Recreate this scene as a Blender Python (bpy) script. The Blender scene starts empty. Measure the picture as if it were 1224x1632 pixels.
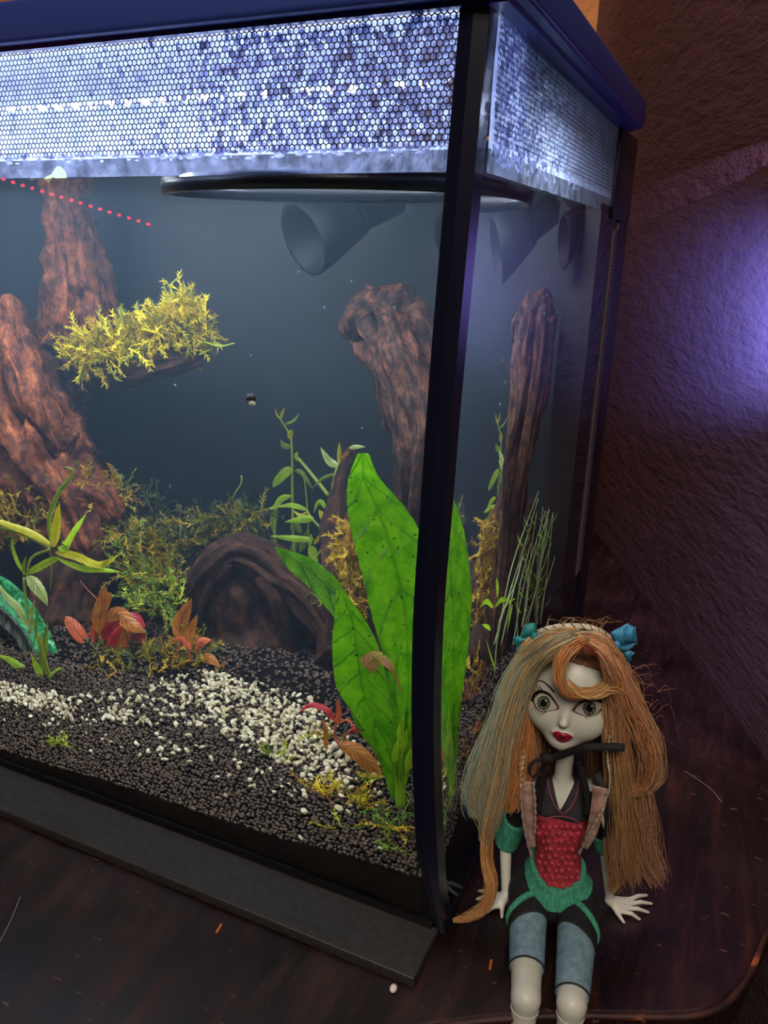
import bpy, math, random
import numpy as np
from mathutils import Vector, Matrix, noise as mnoise
from mathutils.bvhtree import BVHTree
random.seed(7); RNG = np.random.default_rng(11)
sc = bpy.context.scene
COL = sc.collection

# ---------------------------------------------------------------- camera
CR = np.array([[0.91055063, -0.1514016, 0.38467532], [0.412643878, 0.276706012, -0.867847229], [0.024951485, 0.948952759, 0.314429777]])
CP = np.array([0.09124011, -0.28561864, 0.31616523]); CF = 1257.677
cam = bpy.data.cameras.new('camera'); camo = bpy.data.objects.new('camera', cam); COL.objects.link(camo)
M4 = Matrix([[*CR[i], CP[i]] for i in range(3)] + [[0, 0, 0, 1]])
camo.matrix_world = M4
cam.sensor_fit = 'VERTICAL'; cam.sensor_height = 36; cam.lens = 36 * CF / 1632
cam.clip_start = .005; cam.clip_end = 50
sc.camera = camo
sc.view_settings.view_transform = 'Standard'; sc.view_settings.look = 'None'
sc.view_settings.exposure = 0.0; sc.view_settings.gamma = 1; sc.view_settings.use_curve_mapping = False
sc.cycles.use_denoising = True; sc.cycles.max_bounces = 10; sc.cycles.diffuse_bounces = 3; sc.cycles.glossy_bounces = 3
sc.cycles.transmission_bounces = 7; sc.cycles.transparent_max_bounces = 12; sc.cycles.volume_bounces = 0
sc.cycles.sample_clamp_indirect = 6.0; sc.cycles.sample_clamp_direct = 0; sc.cycles.blur_glossy = 0.6
# ---------------------------------------------------------------- world and lamps
w = bpy.data.worlds.new('world'); sc.world = w; w.use_nodes = True
w.node_tree.nodes['Background'].inputs[0].default_value = (.55, .40, .52, 1)
w.node_tree.nodes['Background'].inputs[1].default_value = .03

def lamp(name, kind, loc, target, power, color, size=.1, size_y=None, spread=None, cone=None, blend=.5):
    l = bpy.data.lights.new(name, kind); o = bpy.data.objects.new(name, l); COL.objects.link(o)
    l.energy = power; l.color = color
    if kind == 'AREA':
        l.size = size
        if size_y: l.shape = 'RECTANGLE'; l.size_y = size_y
        if spread: l.spread = math.radians(spread)
    else: l.shadow_soft_size = size
    if kind == 'SPOT': l.spot_size = math.radians(cone); l.spot_blend = blend
    o.location = loc
    d = Vector(target) - Vector(loc)
    o.rotation_euler = d.to_track_quat('-Z', 'Y').to_euler()
    return o
# the aquarium's own tube light, under the hood
lamp('aquarium_lamp', 'AREA', (-.25, .10, .377), (-.25, .10, 0), 2.0, (.78, .87, 1.0), .44, .045)
# warm ceiling lamp of the room, behind and to the right of the camera
lamp('aquarium_front_leds', 'AREA', (-.25, .052, .371), (-.25, .0, .362), .42, (.56, .66, 1.0), .47, .006)
lamp('room_lamp', 'AREA', (.30, -.95, 1.10), (.05, .10, .12), 15, (1.0, .82, .70), .45, .45)
# warm lamp round the corner that lights the ochre wall
lamp('hall_lamp', 'SPOT', (-.50, .35, .95), (-.30, .84, .60), 9, (1.0, .62, .30), .05, cone=38, blend=.6)
# violet LED lamp beyond the right edge of the picture
lamp('ceiling_lamp', 'AREA', (-.12, .30, 1.5), (.05, .45, .4), 6.5, (1.0, .56, .60), .2, .2)
lamp('violet_lamp', 'SPOT', (.127, .135, .30), (.122, .290, .285), 60, (.20, .26, 1.0), .02, cone=44, blend=1)
lamp('violet_glow', 'SPOT', (.22, -.02, .55), (.150, .28, .16), 20, (.18, .26, 1.0), .05, cone=34, blend=1)
lamp('violet_streak', 'SPOT', (.179, .105, .408), (.046, .458, .380), 26, (.62, .40, .95), .0015, cone=4.2, blend=.15)  # added narrow spot, grazing the wall to draw the lilac streak of light

# ---------------------------------------------------------------- pixel to place, straight and through the water
N_W = 1.33
def ray(px, py):
    r = CR @ np.array([px - 612., -(py - 816.), -CF]); return r / np.linalg.norm(r)
def plane(px, py, ax, val):
    r = ray(px, py); return CP + r * (val - CP[ax]) / r[ax]
def refr(px, py, ax):
    r = ray(px, py); p = CP + r * (0 - CP[ax]) / r[ax]
    N = np.zeros(3); N[ax] = -1 if ax == 1 else 1
    c = -np.dot(N, r); e = 1 / N_W; k = 1 - e * e * (1 - c * c)
    q = e * r + (e * c - math.sqrt(k)) * N
    return p, q / np.linalg.norm(q)
def F(px, py, y):            # seen through the front pane, at depth y
    p, q = refr(px, py, 1); return p + q * (y - p[1]) / q[1]
def S(px, py, x):            # seen through the side pane, at x
    p, q = refr(px, py, 0); return p + q * (x - p[0]) / q[0]
def SY(px, py, y):
    p, q = refr(px, py, 0); return p + q * (y - p[1]) / q[1]
def fscale(px, py, y): return np.linalg.norm(F(px + 1, py, y) - F(px, py, y))
HX = [-.6, -.46, -.29, -.19, -.107, -.016, .0]; HZ = [.008, .011, .014, .0204, .0225, .030, .030]
def soil(x, y):
    return float(np.interp(x, HX, HZ)) + .36 * min(max(y, 0), .13) + .05 * max(0, y - .13) + .0015 * mnoise.noise(Vector((x * 30, y * 30, 0)))
def G(px, py, side=False):
    p, q = refr(px, py, 0 if side else 1)
    for i in range(400):
        a = p + q * i * .001
        if a[2] < soil(a[0], a[1]): return a
    return a

# ---------------------------------------------------------------- materials
def rgb(h):
    h = h.lstrip('#'); v = [int(h[i:i + 2], 16) / 255 for i in (0, 2, 4)]
    return tuple((c / 12.92 if c <= .04045 else ((c + .055) / 1.055) ** 2.4) for c in v) + (1,)
def newmat(name):
    m = bpy.data.materials.new(name); m.use_nodes = True; nt = m.node_tree; nt.nodes.clear()
    out = nt.nodes.new('ShaderNodeOutputMaterial'); return m, nt, out
def nd(nt, typ, ins=None, **kw):
    n = nt.nodes.new('ShaderNode' + typ)
    for k, v in kw.items(): setattr(n, k, v)
    for k, v in (ins or {}).items():
        if hasattr(v, 'links') or isinstance(v, bpy.types.NodeSocket): nt.links.new(v, n.inputs[k])
        else: n.inputs[k].default_value = v
    return n
def ramp(nt, fac, stops):
    r = nt.nodes.new('ShaderNodeValToRGB'); nt.links.new(fac, r.inputs[0])
    el = r.color_ramp.elements
    while len(el) < len(stops): el.new(.5)
    for e, (p, c) in zip(el, stops): e.position = p; e.color = rgb(c) if isinstance(c, str) else c
    return r.outputs[0]
def pmat(name, base, rough=.5, metal=0, spec=.5, cols=None, scale=40, stretch=(1, 1, 1), detail=5, bump=0, bscale=None, bdist=.001, trans=0, emis=None, estr=0, coord='Object', coat=0, attr=None, alpha=1, distort=0, rot=0):
    m, nt, out = newmat(name)
    tc = nd(nt, 'TexCoord'); src = tc.outputs[coord]
    if rot: src = nd(nt, 'Mapping', {0: src, 2: (0, 0, math.radians(rot))}).outputs[0]
    mp = nd(nt, 'Mapping', {0: src, 3: stretch})
    b = nd(nt, 'BsdfPrincipled', {'Roughness': rough, 'Metallic': metal, 'Specular IOR Level': spec, 'Coat Weight': coat, 'Alpha': alpha})
    cs = None
    if cols:
        n = nd(nt, 'TexNoise', {0: mp.outputs[0], 'Scale': scale, 'Detail': detail, 'Roughness': .62, 'Distortion': distort})
        cs = ramp(nt, n.outputs[0], cols)
    if attr:
        a = nd(nt, 'VertexColor', layer_name=attr); ac = a.outputs[0]
        if cs:
            mx = nd(nt, 'Mix', data_type='RGBA', blend_type='MULTIPLY'); mx.inputs[0].default_value = 1
            nt.links.new(ac, mx.inputs[6]); nt.links.new(cs, mx.inputs[7]); cs = mx.outputs[2]
        else: cs = ac
    if cs: nt.links.new(cs, b.inputs['Base Color'])
    else: b.inputs['Base Color'].default_value = rgb(base)
    if emis: b.inputs['Emission Color'].default_value = rgb(emis); b.inputs['Emission Strength'].default_value = estr
    if bump:
        n2 = nd(nt, 'TexNoise', {0: mp.outputs[0], 'Scale': bscale or scale, 'Detail': 6, 'Roughness': .6})
        bp = nd(nt, 'Bump', {'Strength': bump, 'Distance': bdist, 'Height': n2.outputs[0]})
        nt.links.new(bp.outputs[0], b.inputs['Normal'])
    s = b.outputs[0]
    if trans:
        t = nd(nt, 'BsdfTranslucent')
        if cs: nt.links.new(cs, t.inputs[0])
        else: t.inputs[0].default_value = rgb(base)
        mx = nd(nt, 'MixShader', {0: trans, 1: s, 2: t.outputs[0]}); s = mx.outputs[0]
    nt.links.new(s, out.inputs[0]); return m

# ---------------------------------------------------------------- object helpers
def mk(name, V, Fc, m, parent=None, smooth=True, colors=None, uv=None, label=None, kind=None):
    me = bpy.data.meshes.new(name); me.from_pydata([tuple(map(float, v)) for v in V], [], [tuple(map(int, f)) for f in Fc]); me.update()
    if smooth: me.polygons.foreach_set('use_smooth', [True] * len(me.polygons))
    if colors is not None:
        ca = me.color_attributes.new('col', 'FLOAT_COLOR', 'POINT')
        arr = np.ones((len(V), 4), np.float32); arr[:, :3] = np.asarray(colors)[:, :3]; ca.data.foreach_set('color', arr.ravel())
    if uv is not None:
        ul = me.uv_layers.new(name='UVMap'); li = np.zeros(len(me.loops), np.int32); me.loops.foreach_get('vertex_index', li)
        ul.data.foreach_set('uv', np.asarray(uv, np.float32)[li].ravel())
    me.materials.append(m); o = bpy.data.objects.new(name, me); COL.objects.link(o)
    if parent: o.parent = parent; o.matrix_parent_inverse = Matrix.Translation(parent.location).inverted() if parent.type == 'EMPTY' and parent.parent is None else Matrix()
    if label: o['label'] = label
    if kind: o['kind'] = kind
    return o
def thing(name, label, cat, loc=(0, 0, 0), group=None):
    o = bpy.data.objects.new(name, None); COL.objects.link(o); o.location = tuple(map(float, loc)); o.empty_display_size = .01
    o['label'] = label; o['category'] = cat
    if group: o['group'] = group
    return o
def tag(o, label, cat, group=None, kind=None):
    o['label'] = label; o['category'] = cat
    if group: o['group'] = group
    if kind: o['kind'] = kind
    return o
class MB:
    def __init__(s): s.V = []; s.F = []; s.C = []; s.U = []; s.n = 0
    def add(s, V, Fc, col=None, uv=None):
        V = np.asarray(V, float); s.V.append(V); s.F.extend([tuple(i + s.n for i in f) for f in Fc])
        s.C.append(np.tile(np.array(col if col is not None else (1, 1, 1), float)[:3], (len(V), 1)) if np.ndim(col) < 2 else np.asarray(col)[:, :3])
        s.U.append(np.asarray(uv, float) if uv is not None else np.zeros((len(V), 2)))
        s.n += len(V)
    def build(s, name, m, parent=None, smooth=True, **k):
        return mk(name, np.concatenate(s.V), s.F, m, parent, smooth, colors=np.concatenate(s.C), uv=np.concatenate(s.U), **k)
def box(a, b):
    (x0, y0, z0), (x1, y1, z1) = a, b
    V = [(x0, y0, z0), (x1, y0, z0), (x1, y1, z0), (x0, y1, z0), (x0, y0, z1), (x1, y0, z1), (x1, y1, z1), (x0, y1, z1)]
    return V, [(0, 3, 2, 1), (4, 5, 6, 7), (0, 1, 5, 4), (1, 2, 6, 5), (2, 3, 7, 6), (3, 0, 4, 7)]
def boxo(name, a, b, m, parent=None, bev=0, **k):
    V, Fc = box(a, b); o = mk(name, V, Fc, m, parent, False, **k)
    if bev:
        md = o.modifiers.new('bevel', 'BEVEL'); md.width = bev; md.segments = 3
        o.data.polygons.foreach_set('use_smooth', [True] * len(o.data.polygons))
    return o
def spline(P, n):
    P = np.asarray(P, float); k = len(P)
    if k == 2: return np.array([P[0] + (P[1] - P[0]) * t for t in np.linspace(0, 1, n)])
    Q = np.vstack([2 * P[0] - P[1], P, 2 * P[-1] - P[-2]]); out = []
    for t in np.linspace(0, k - 1 - 1e-9, n):
        i = int(t); u = t - i; a, b, c, d = Q[i:i + 4]
        out.append(.5 * ((2 * b) + (c - a) * u + (2 * a - 5 * b + 4 * c - d) * u * u + (3 * b - a - 3 * c + d) * u ** 3))
    return np.array(out)
def frames(P):
    T = np.gradient(P, axis=0); T /= np.linalg.norm(T, axis=1)[:, None] + 1e-12
    a = np.array([0, 0, 1.]) if abs(T[0][2]) < .9 else np.array([1., 0, 0])
    N = np.cross(T[0], a); N /= np.linalg.norm(N); Ns = []
    for t in T:
        N = N - t * np.dot(N, t); N /= np.linalg.norm(N) + 1e-12; Ns.append(N)
    Ns = np.array(Ns); return T, Ns, np.cross(T, Ns)
def tube(P, R, ns=6, cap=True, flat=1.0):
    P = np.asarray(P, float); R = np.broadcast_to(np.asarray(R, float), (len(P),)); T, N, B = frames(P)
    a = np.arange(ns) * 2 * math.pi / ns
    V = (P[:, None] + R[:, None, None] * (np.cos(a)[None, :, None] * N[:, None] + flat * np.sin(a)[None, :, None] * B[:, None])).reshape(-1, 3)
    Fc = [(i * ns + j, i * ns + (j + 1) % ns, (i + 1) * ns + (j + 1) % ns, (i + 1) * ns + j) for i in range(len(P) - 1) for j in range(ns)]
    if cap: Fc += [tuple(range(ns))[::-1], tuple((len(P) - 1) * ns + j for j in range(ns))]
    return V, Fc
def ico(sub=1):
    import bmesh
    bm = bmesh.new(); bmesh.ops.create_icosphere(bm, subdivisions=sub, radius=1)
    V = np.array([v.co[:] for v in bm.verts]); Fc = [tuple(v.index for v in f.verts) for f in bm.faces]; bm.free(); return V, Fc
def rotm():
    q = RNG.normal(size=4); q /= np.linalg.norm(q); a, b, c, d = q
    return np.array([[1 - 2 * (c * c + d * d), 2 * (b * c - a * d), 2 * (b * d + a * c)], [2 * (b * c + a * d), 1 - 2 * (b * b + d * d), 2 * (c * d - a * b)], [2 * (b * d - a * c), 2 * (c * d + a * b), 1 - 2 * (b * b + c * c)]])
def lathe(prof, ns=48):
    V = [(r * math.cos(2 * math.pi * j / ns), r * math.sin(2 * math.pi * j / ns), z) for r, z in prof for j in range(ns)]
    Fc = [(i * ns + j, i * ns + (j + 1) % ns, (i + 1) * ns + (j + 1) % ns, (i + 1) * ns + j) for i in range(len(prof) - 1) for j in range(ns)]
    return np.array(V), Fc
def leaf(L, R, belly=.12, nu=6, serr=0, wav=.0, seed=0, facing=None, cup=0):
    """blade between two 3-D edges L[i], R[i]; the midrib is sunk, edges may be toothed and wavy"""
    L = np.asarray(L); R = np.asarray(R); n = len(L); V = []; U = []
    mid = (L + R) / 2; T = np.gradient(mid, axis=0); W = R - L
    for i in range(n):
        t = T[i] / (np.linalg.norm(T[i]) + 1e-9); wd = np.linalg.norm(W[i]); nn = np.cross(t, W[i] / (wd + 1e-9)); nn /= np.linalg.norm(nn) + 1e-9
        s = 1 + serr * (1 if i % 2 else -1)
        for j in range(nu + 1):
            u = j / nu; e = (u - .5) * 2
            off = wd * (belly * (abs(e) ** 1.3) - cup * (1 - e * e)) + wav * wd * math.sin(i * .9 + seed + (3 if e > 0 else 0)) * e * e
            V.append(mid[i] + W[i] * (u - .5) * (s if abs(e) > .99 else 1) + nn * off); U.append((u, i / (n - 1)))
    k = nu + 1
    Fc = [(i * k + j, i * k + j + 1, (i + 1) * k + j + 1, (i + 1) * k + j) for i in range(n - 1) for j in range(nu)]
    return np.array(V), Fc, U
def blade(P, wmax, nrm=None, n=15, prof=None, **k):
    """lance-shaped leaf along the points P, wmax wide, its face turned to nrm"""
    C = spline(P, n); T = np.gradient(C, axis=0); L = []; R = []
    for i in range(n):
        t = i / (n - 1); t3 = T[i] / (np.linalg.norm(T[i]) + 1e-9)
        w = wmax * (prof(t) if prof else 2.15 * ((t + .012) ** .62) * ((1 - t) ** 1.0)) / 2
        nr = np.asarray(nrm if nrm is not None else CP - C[i], float); sd = np.cross(t3, nr); sd /= np.linalg.norm(sd) + 1e-9
        L.append(C[i] - sd * w); R.append(C[i] + sd * w)
    return leaf(L, R, **k)

# ================================================================ ROOM
m_wall = pmat('maroon_plaster', '#4a3033', .75, cols=[(.3, '#46343a'), (.7, '#553f44')], scale=6, bump=.8, bscale=80, bdist=.004, spec=.25, rot=-114.5, stretch=(.4, 1, 1.15))
m_ochre = pmat('ochre_plaster', '#9a6a3a', .7, cols=[(.3, '#a4713c'), (.7, '#b07d48')], scale=8, bump=.6, bscale=60, bdist=.004)
m_floor = pmat('dark_floor', '#1a1214', .7, cols=[(.3, '#140e10'), (.7, '#221719')], scale=4)
WD = np.array([-.4142, .9102]); WN = np.array([.9102, .4142]); W0 = np.array([.147, .236])
cpt = W0 + WD * .70          # the inner corner of the room
def wallq(name, a, b, m, z0=-.7, z1=1.6, th=.08, side=1):
    d = (b - a) / np.linalg.norm(b - a); n = np.array([d[1], -d[0]]) * side * th
    V = []
    for z in (z0, z1): V += [(*a, z), (*b, z), (*(b + n), z), (*(a + n), z)]
    o = mk(name, V, [(0, 1, 5, 4), (1, 2, 6, 5), (2, 3, 7, 6), (3, 0, 4, 7), (0, 3, 2, 1), (4, 5, 6, 7)], m, None, False); o['kind'] = 'structure'; return o
wallq('wall_right', W0 - WD * 1.5, cpt, m_wall)
wallq('wall_back', cpt + WN * .08, cpt - WN * 2.0, m_ochre, side=1)
o = boxo('floor', (-2.5, -2.5, -.75), (1.8, 2.2, -.7), m_floor); o['kind'] = 'structure'

# ---- wooden table
def wood_table_mat():
    m, nt, out = newmat('dark_table_wood'); tc = nd(nt, 'TexCoord')
    mp = nd(nt, 'Mapping', {0: tc.outputs['Object'], 2: (0, 0, math.radians(24.5)), 3: (9, 1.6, 9)})
    n = nd(nt, 'TexNoise', {0: mp.outputs[0], 'Scale': 11, 'Detail': 9, 'Roughness': .72, 'Distortion': .6})
    c = ramp(nt, n.outputs[0], [(.32, '#090505'), (.46, '#1c100f'), (.57, '#2c1814'), (.72, '#46291d')])
    big = nd(nt, 'TexNoise', {0: tc.outputs['Object'], 'Scale': 14, 'Detail': 4})
    c2 = ramp(nt, big.outputs[0], [(.3, '#8a7f86'), (.7, '#ffffff')])
    mx = nd(nt, 'Mix', data_type='RGBA', blend_type='MULTIPLY'); mx.inputs[0].default_value = .8; nt.links.new(c, mx.inputs[6]); nt.links.new(c2, mx.inputs[7])
    # pale scratches and lint
    mp2 = nd(nt, 'Mapping', {0: tc.outputs['Object'], 2: (0, 0, .5), 3: (25, 130, 25)})
    vo = nd(nt, 'TexNoise', {0: mp2.outputs[0], 'Scale': 4, 'Detail': 2, 'Roughness': .5})
    sp = ramp(nt, vo.outputs[0], [(.70, (0, 0, 0, 1)), (.735, (1, 1, 1, 1))])
    mx2 = nd(nt, 'Mix', data_type='RGBA'); nt.links.new(sp, mx2.inputs[0]); nt.links.new(mx.outputs[2], mx2.inputs[6]); mx2.inputs[7].default_value = rgb('#6d4a3c')
    ro = nd(nt, 'MapRange', {0: big.outputs[0], 1: .3, 2: .7, 3: .28, 4: .5})
    bp = nd(nt, 'Bump', {'Strength': .35, 'Distance': .0012, 'Height': n.outputs[0]})
    b = nd(nt, 'BsdfPrincipled', {'Base Color': mx2.outputs[2], 'Roughness': ro.outputs[0], 'Normal': bp.outputs[0], 'Specular IOR Level': .45})
    nt.links.new(b.outputs[0], out.inputs[0]); return m
m_table = wood_table_mat()
m_edge = pmat('worn_edge', '#5a2c18', .6, cols=[(.4, '#1c0d0a'), (.6, '#3c1c12'), (.75, '#a05a2c')], scale=60, stretch=(1, 1, 3))
tb = thing('wooden_table', 'dark brown worn wooden table with a rounded corner under the aquarium and doll', 'table', (0, .2, -.7))
fd = np.array([.9025, .4307])
front = [plane(*q, 2, 0)[:2] for q in ((-900, 1880), (0, 1745), (500, 1660), (680, 1634), (770, 1621), (900, 1613))]
edge2 = front + [np.array([.104, .0065]), np.array([.1165, .0135]), np.array([.126, .0225]), np.array([.1335, .036]), np.array([.139, .052]), np.array([.145, .076]), np.array([.158, .12]), np.array([.172, .174])]
out_poly = list(edge2) + [W0 - WN * .0008 + WD * .35, W0 - WN * .0008 + WD * .66, np.array([-.75, .56]), np.array([-.75, -.15])]
def prism(poly, z0, z1):
    n = len(poly); V = [(*p, z0) for p in poly] + [(*p, z1) for p in poly]
    return V, [tuple(range(n))[::-1], tuple(range(n, 2 * n))] + [(i, (i + 1) % n, (i + 1) % n + n, i + n) for i in range(n)]
V, Fc = prism(out_poly, -.028, 0); o = mk('table_top', V, Fc, m_table, tb, False)
md = o.modifiers.new('bevel', 'BEVEL'); md.width = .0015; md.segments = 2
m = MB(); P = spline([(*p, -.0015) for p in edge2], 90); off = np.array([.25, -.8, 0]) * .0006
V, Fc = tube(P + off, .0016, 8); m.add(V, Fc); m.build('edge_moulding', m_edge, tb)
inner = [np.array(p) + np.array([-.02, .03]) for p in edge2[:-1]] + [np.array([.02, .45]), np.array([-.7, .5]), np.array([-.7, -.1])]
V, Fc = prism(inner, -.10, -.028); mk('apron', V, Fc, m_table, tb, False)
for lx, ly in ((.075, .05), (-.02, .45), (-.66, .48), (-.62, -.26)):
    boxo('leg', (lx - .025, ly - .025, -.70), (lx + .025, ly + .025, -.10), m_table, tb, .003)
m_pale = pmat('pale_crumb', '#d8d2c8', .8)
V, Fc = ico(2); p = plane(627, 1575, 2, .0015)
o = mk('white_crumb', V * [.0017, .0022, .0016] + [0, 0, 0], Fc, m_pale); o.location = p; tag(o, 'tiny white crumb lying on the dark table in front of the black board', 'crumb')
m_chip = pmat('orange_chip', '#a8521f', .7)
for q, lab in (((782, 1537), 'thin orange wood splinter on the table left of the doll'), ((349, 1479), 'orange wood splinter on the table at the lower left')):
    p = plane(*q, 2, .0008); V, Fc = box((-.0006, -.0025, 0), (.0005, .0028, .0008)); o = mk('wood_splinter', V, Fc, m_chip, None, False); o.location = p - [0, 0, .0008]; o.rotation_euler[2] = .15; tag(o, lab, 'splinter')
# lint on the table
m_lint = pmat('pale_lint', '#9a8c84', .8)
for a, b, c, lab in (((1090, 1228), (1130, 1255), (1150, 1278), 'long pale hair lying on the table right of the doll'), ((0, 1500), (18, 1465), (32, 1430), 'pale curved fibre on the table at the left edge')):
    V, Fc = tube(spline([plane(*q, 2, .0006) for q in (a, b, c)], 14), .00017, 4); tag(mk('loose_hair', V, Fc, m_lint), lab, 'hair')

# ================================================================ AQUARIUM
m_black = pmat('black_plastic', '#07080c', .28, spec=.5)
m_blackm = pmat('matt_black', '#0a0a0c', .6, cols=[(.4, '#08080a'), (.6, '#0e0e11')], scale=200, bump=.15, bscale=500, bdist=.0003)
m_board = pmat('black_foam_board', '#1b1b1d', .5, cols=[(.4, '#1f1f1e'), (.6, '#2b2a29')], scale=300, bump=.2, bscale=700, bdist=.0003)
m_back = pmat('dark_back_panel', '#1d2328', .5, cols=[(.4, '#0f171b'), (.6, '#141f22')], scale=20)
def glass_water():
    m, nt, out = newmat('glass_against_water')
    g = nd(nt, 'BsdfGlass', {'Color': (.97, 1, .99, 1), 'Roughness': 0, 'IOR': N_W}); nt.links.new(g.outputs[0], out.inputs[0]); return m
def thin_glass(name='thin_glass', ior=1.33, tint=(1, 1, 1, 1)):
    m, nt, out = newmat(name)
    f = nd(nt, 'Fresnel', {'IOR': ior}); t = nd(nt, 'BsdfTransparent', {0: tint}); g = nd(nt, 'BsdfGlossy', {'Roughness': .02})
    mx = nd(nt, 'MixShader', {0: f.outputs[0], 1: t.outputs[0], 2: g.outputs[0]}); nt.links.new(mx.outputs[0], out.inputs[0]); return m
m_gw = glass_water(); m_tg = thin_glass()
tank = thing('aquarium', 'glass corner aquarium with black corner post and a honeycomb band at the top', 'aquarium', (-.28, .16, .006))
TW, TD, TH, WL, BB = .56, .335, .3935, .343, .3515     # width, depth, height, water line, bottom of the honeycomb
PR = [(.3937, -.0015), (.3378, -.0040), (.2714, -.0068), (.2211, -.0082), (.165, -.0095), (.1034, -.0075), (.0361, -.0018), (.006, .003)]
def bul(z):
    zs = [p[0] for p in PR][::-1]; bs = [p[1] for p in PR][::-1]; return float(np.interp(z, zs, bs))
zz = np.array(sorted(set(np.linspace(.006, WL, 26).tolist())))
bz = spline([(b, 0, z) for z, b in PR], 60); 
def bulz(z): return float(np.interp(z, bz[::-1, 2], bz[::-1, 0]))
# front pane: water part and air part
def sheet(rows, name, m, parent, **k):
    nr, ncn = len(rows), len(rows[0]); V = [p for r in rows for p in r]
    Fc = [(i * ncn + j, i * ncn + j + 1, (i + 1) * ncn + j + 1, (i + 1) * ncn + j) for i in range(nr - 1) for j in range(ncn - 1)]
    return mk(name, V, Fc, m, parent, True, **k)
sheet([[(-TW, 0, z), (bulz(z) - .004, 0, z)] for z in (.006, .10, .2, .3, WL)], 'front_pane', m_gw, tank)
sheet([[(bulz(z) if t == 0 else bulz(z) * (1 - t) ** 2, .004 + (TD - .004) * t, z) for t in np.linspace(0, 1, 14)] for z in np.linspace(.006, WL, 30)], 'side_pane', m_gw, tank)
sheet([[(-TW, 0, z), (-.006, 0, z)] for z in (WL, TH)], 'front_pane_top', m_tg, tank)
sheet([[(0, .004, z), (0, .31, z)] for z in (WL, TH)], 'side_pane_top', m_tg, tank)
# corner post
m_post = pmat('glossy_post', '#0d1020', .24, spec=.6)
V = []; zs = np.linspace(.006, TH + .012, 46)
for z in zs:
    b = bulz(min(z, .3937)); wd = .0105 if z > .05 else .0105 * (.35 + .65 * (z - .006) / .044)
    V += [(b - wd, -.0012, z), (b - wd * .5, -.0022, z), (b, -.0012, z), (b + .0007, .0066, z), (b - .002, .0074, z), (b - wd, .0022, z)]
Fc = [(i * 6 + j, i * 6 + (j + 1) % 6, (i + 1) * 6 + (j + 1) % 6, (i + 1) * 6 + j) for i in range(len(zs) - 1) for j in range(6)] + [tuple(range(6))[::-1], tuple((len(zs) - 1) * 6 + j for j in range(6))]
o = mk('corner_post', V, Fc, m_post, tank, False)
# opaque shell parts
boxo('left_panel', (-TW - .004, 0, .006), (-TW, TD, TH), m_black, tank)
boxo('rear_compartment', (-TW, .283, .006), (-.0012, .3335, TH - .004), m_back, tank)
boxo('filter_box', (-.075, .236, .006), (-.0015, .283, WL + .004), m_blackm, tank)
boxo('back_panel', (-TW, .334, .006), (.001, .338, TH), m_blackm, tank)
boxo('bottom_panel', (-TW, .0005, .006), (0, TD, .0085), m_black, tank)
boxo('rear_corner_trim', (-.001, .268, BB - .012), (.0016, .338, TH), m_black, tank, .0008)
boxo('rear_side_trim', (-.0006, .300, .0065), (.0012, .338, BB - .012), m_black, tank, .0005)
# ribbed intake grille down the side of the rear compartment
m = MB()
for k in range(104): m.add(*box((-.0008, .2855, .085 + k * .0024), (.0011, .2995, .0862 + k * .0024)))
m.add(*box((-.0008, .285, .084), (.0006, .300, .332)))
m_gr = pmat('ribbed_grille', '#4a3a32', .5); m.build('filter_grille', m_gr, tank, False, kind='stuff')
# base skirting: dark bands at the foot of both panes
m_rim = pmat('dark_rim', '#0a0b0d', .35)
boxo('base_trim', (-TW, -.0016, .006), (-.004, .0, .0105), m_rim, tank)
boxo('base_trim', (.0005, .006, .006), (.0022, .30, .0100), m_rim, tank)
# water-line trim (dark band below the honeycomb) on the side
# ---- honeycomb band
m_net = pmat('honeycomb_print', '#0b0e1e', .4)
def hexnet(u0, u1, v0, v1, pitch, place):
    m = MB(); R = pitch / math.sqrt(3); row = 0; v = v0
    while v < v1:
        u = u0 + (row % 2) * pitch / 2
        while u < u1:
            a = np.arange(6) * math.pi / 3 + math.pi / 6
            ou = [(u + R * math.cos(t), v + R * math.sin(t)) for t in a]; r2 = R * .80
            iu = [(u + r2 * math.cos(t), v + r2 * math.sin(t)) for t in a]
            m.add([place(*p) for p in ou] + [place(*p) for p in iu], [(j, (j + 1) % 6, (j + 1) % 6 + 6, j + 6) for j in range(6)])
            u += pitch
        v += pitch * .866; row += 1
    return m
o = hexnet(-.37, -.0105, BB + .001, TH + .002, .00225, lambda u, v: (u, -.0004, v)).build('honeycomb_band', m_net, tank, False, kind='stuff')
o = hexnet(.005, .262, BB + .003, TH + .002, .00225, lambda u, v: (.0004, u, v)).build('honeycomb_band', m_net, tank, False, kind='stuff')
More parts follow.
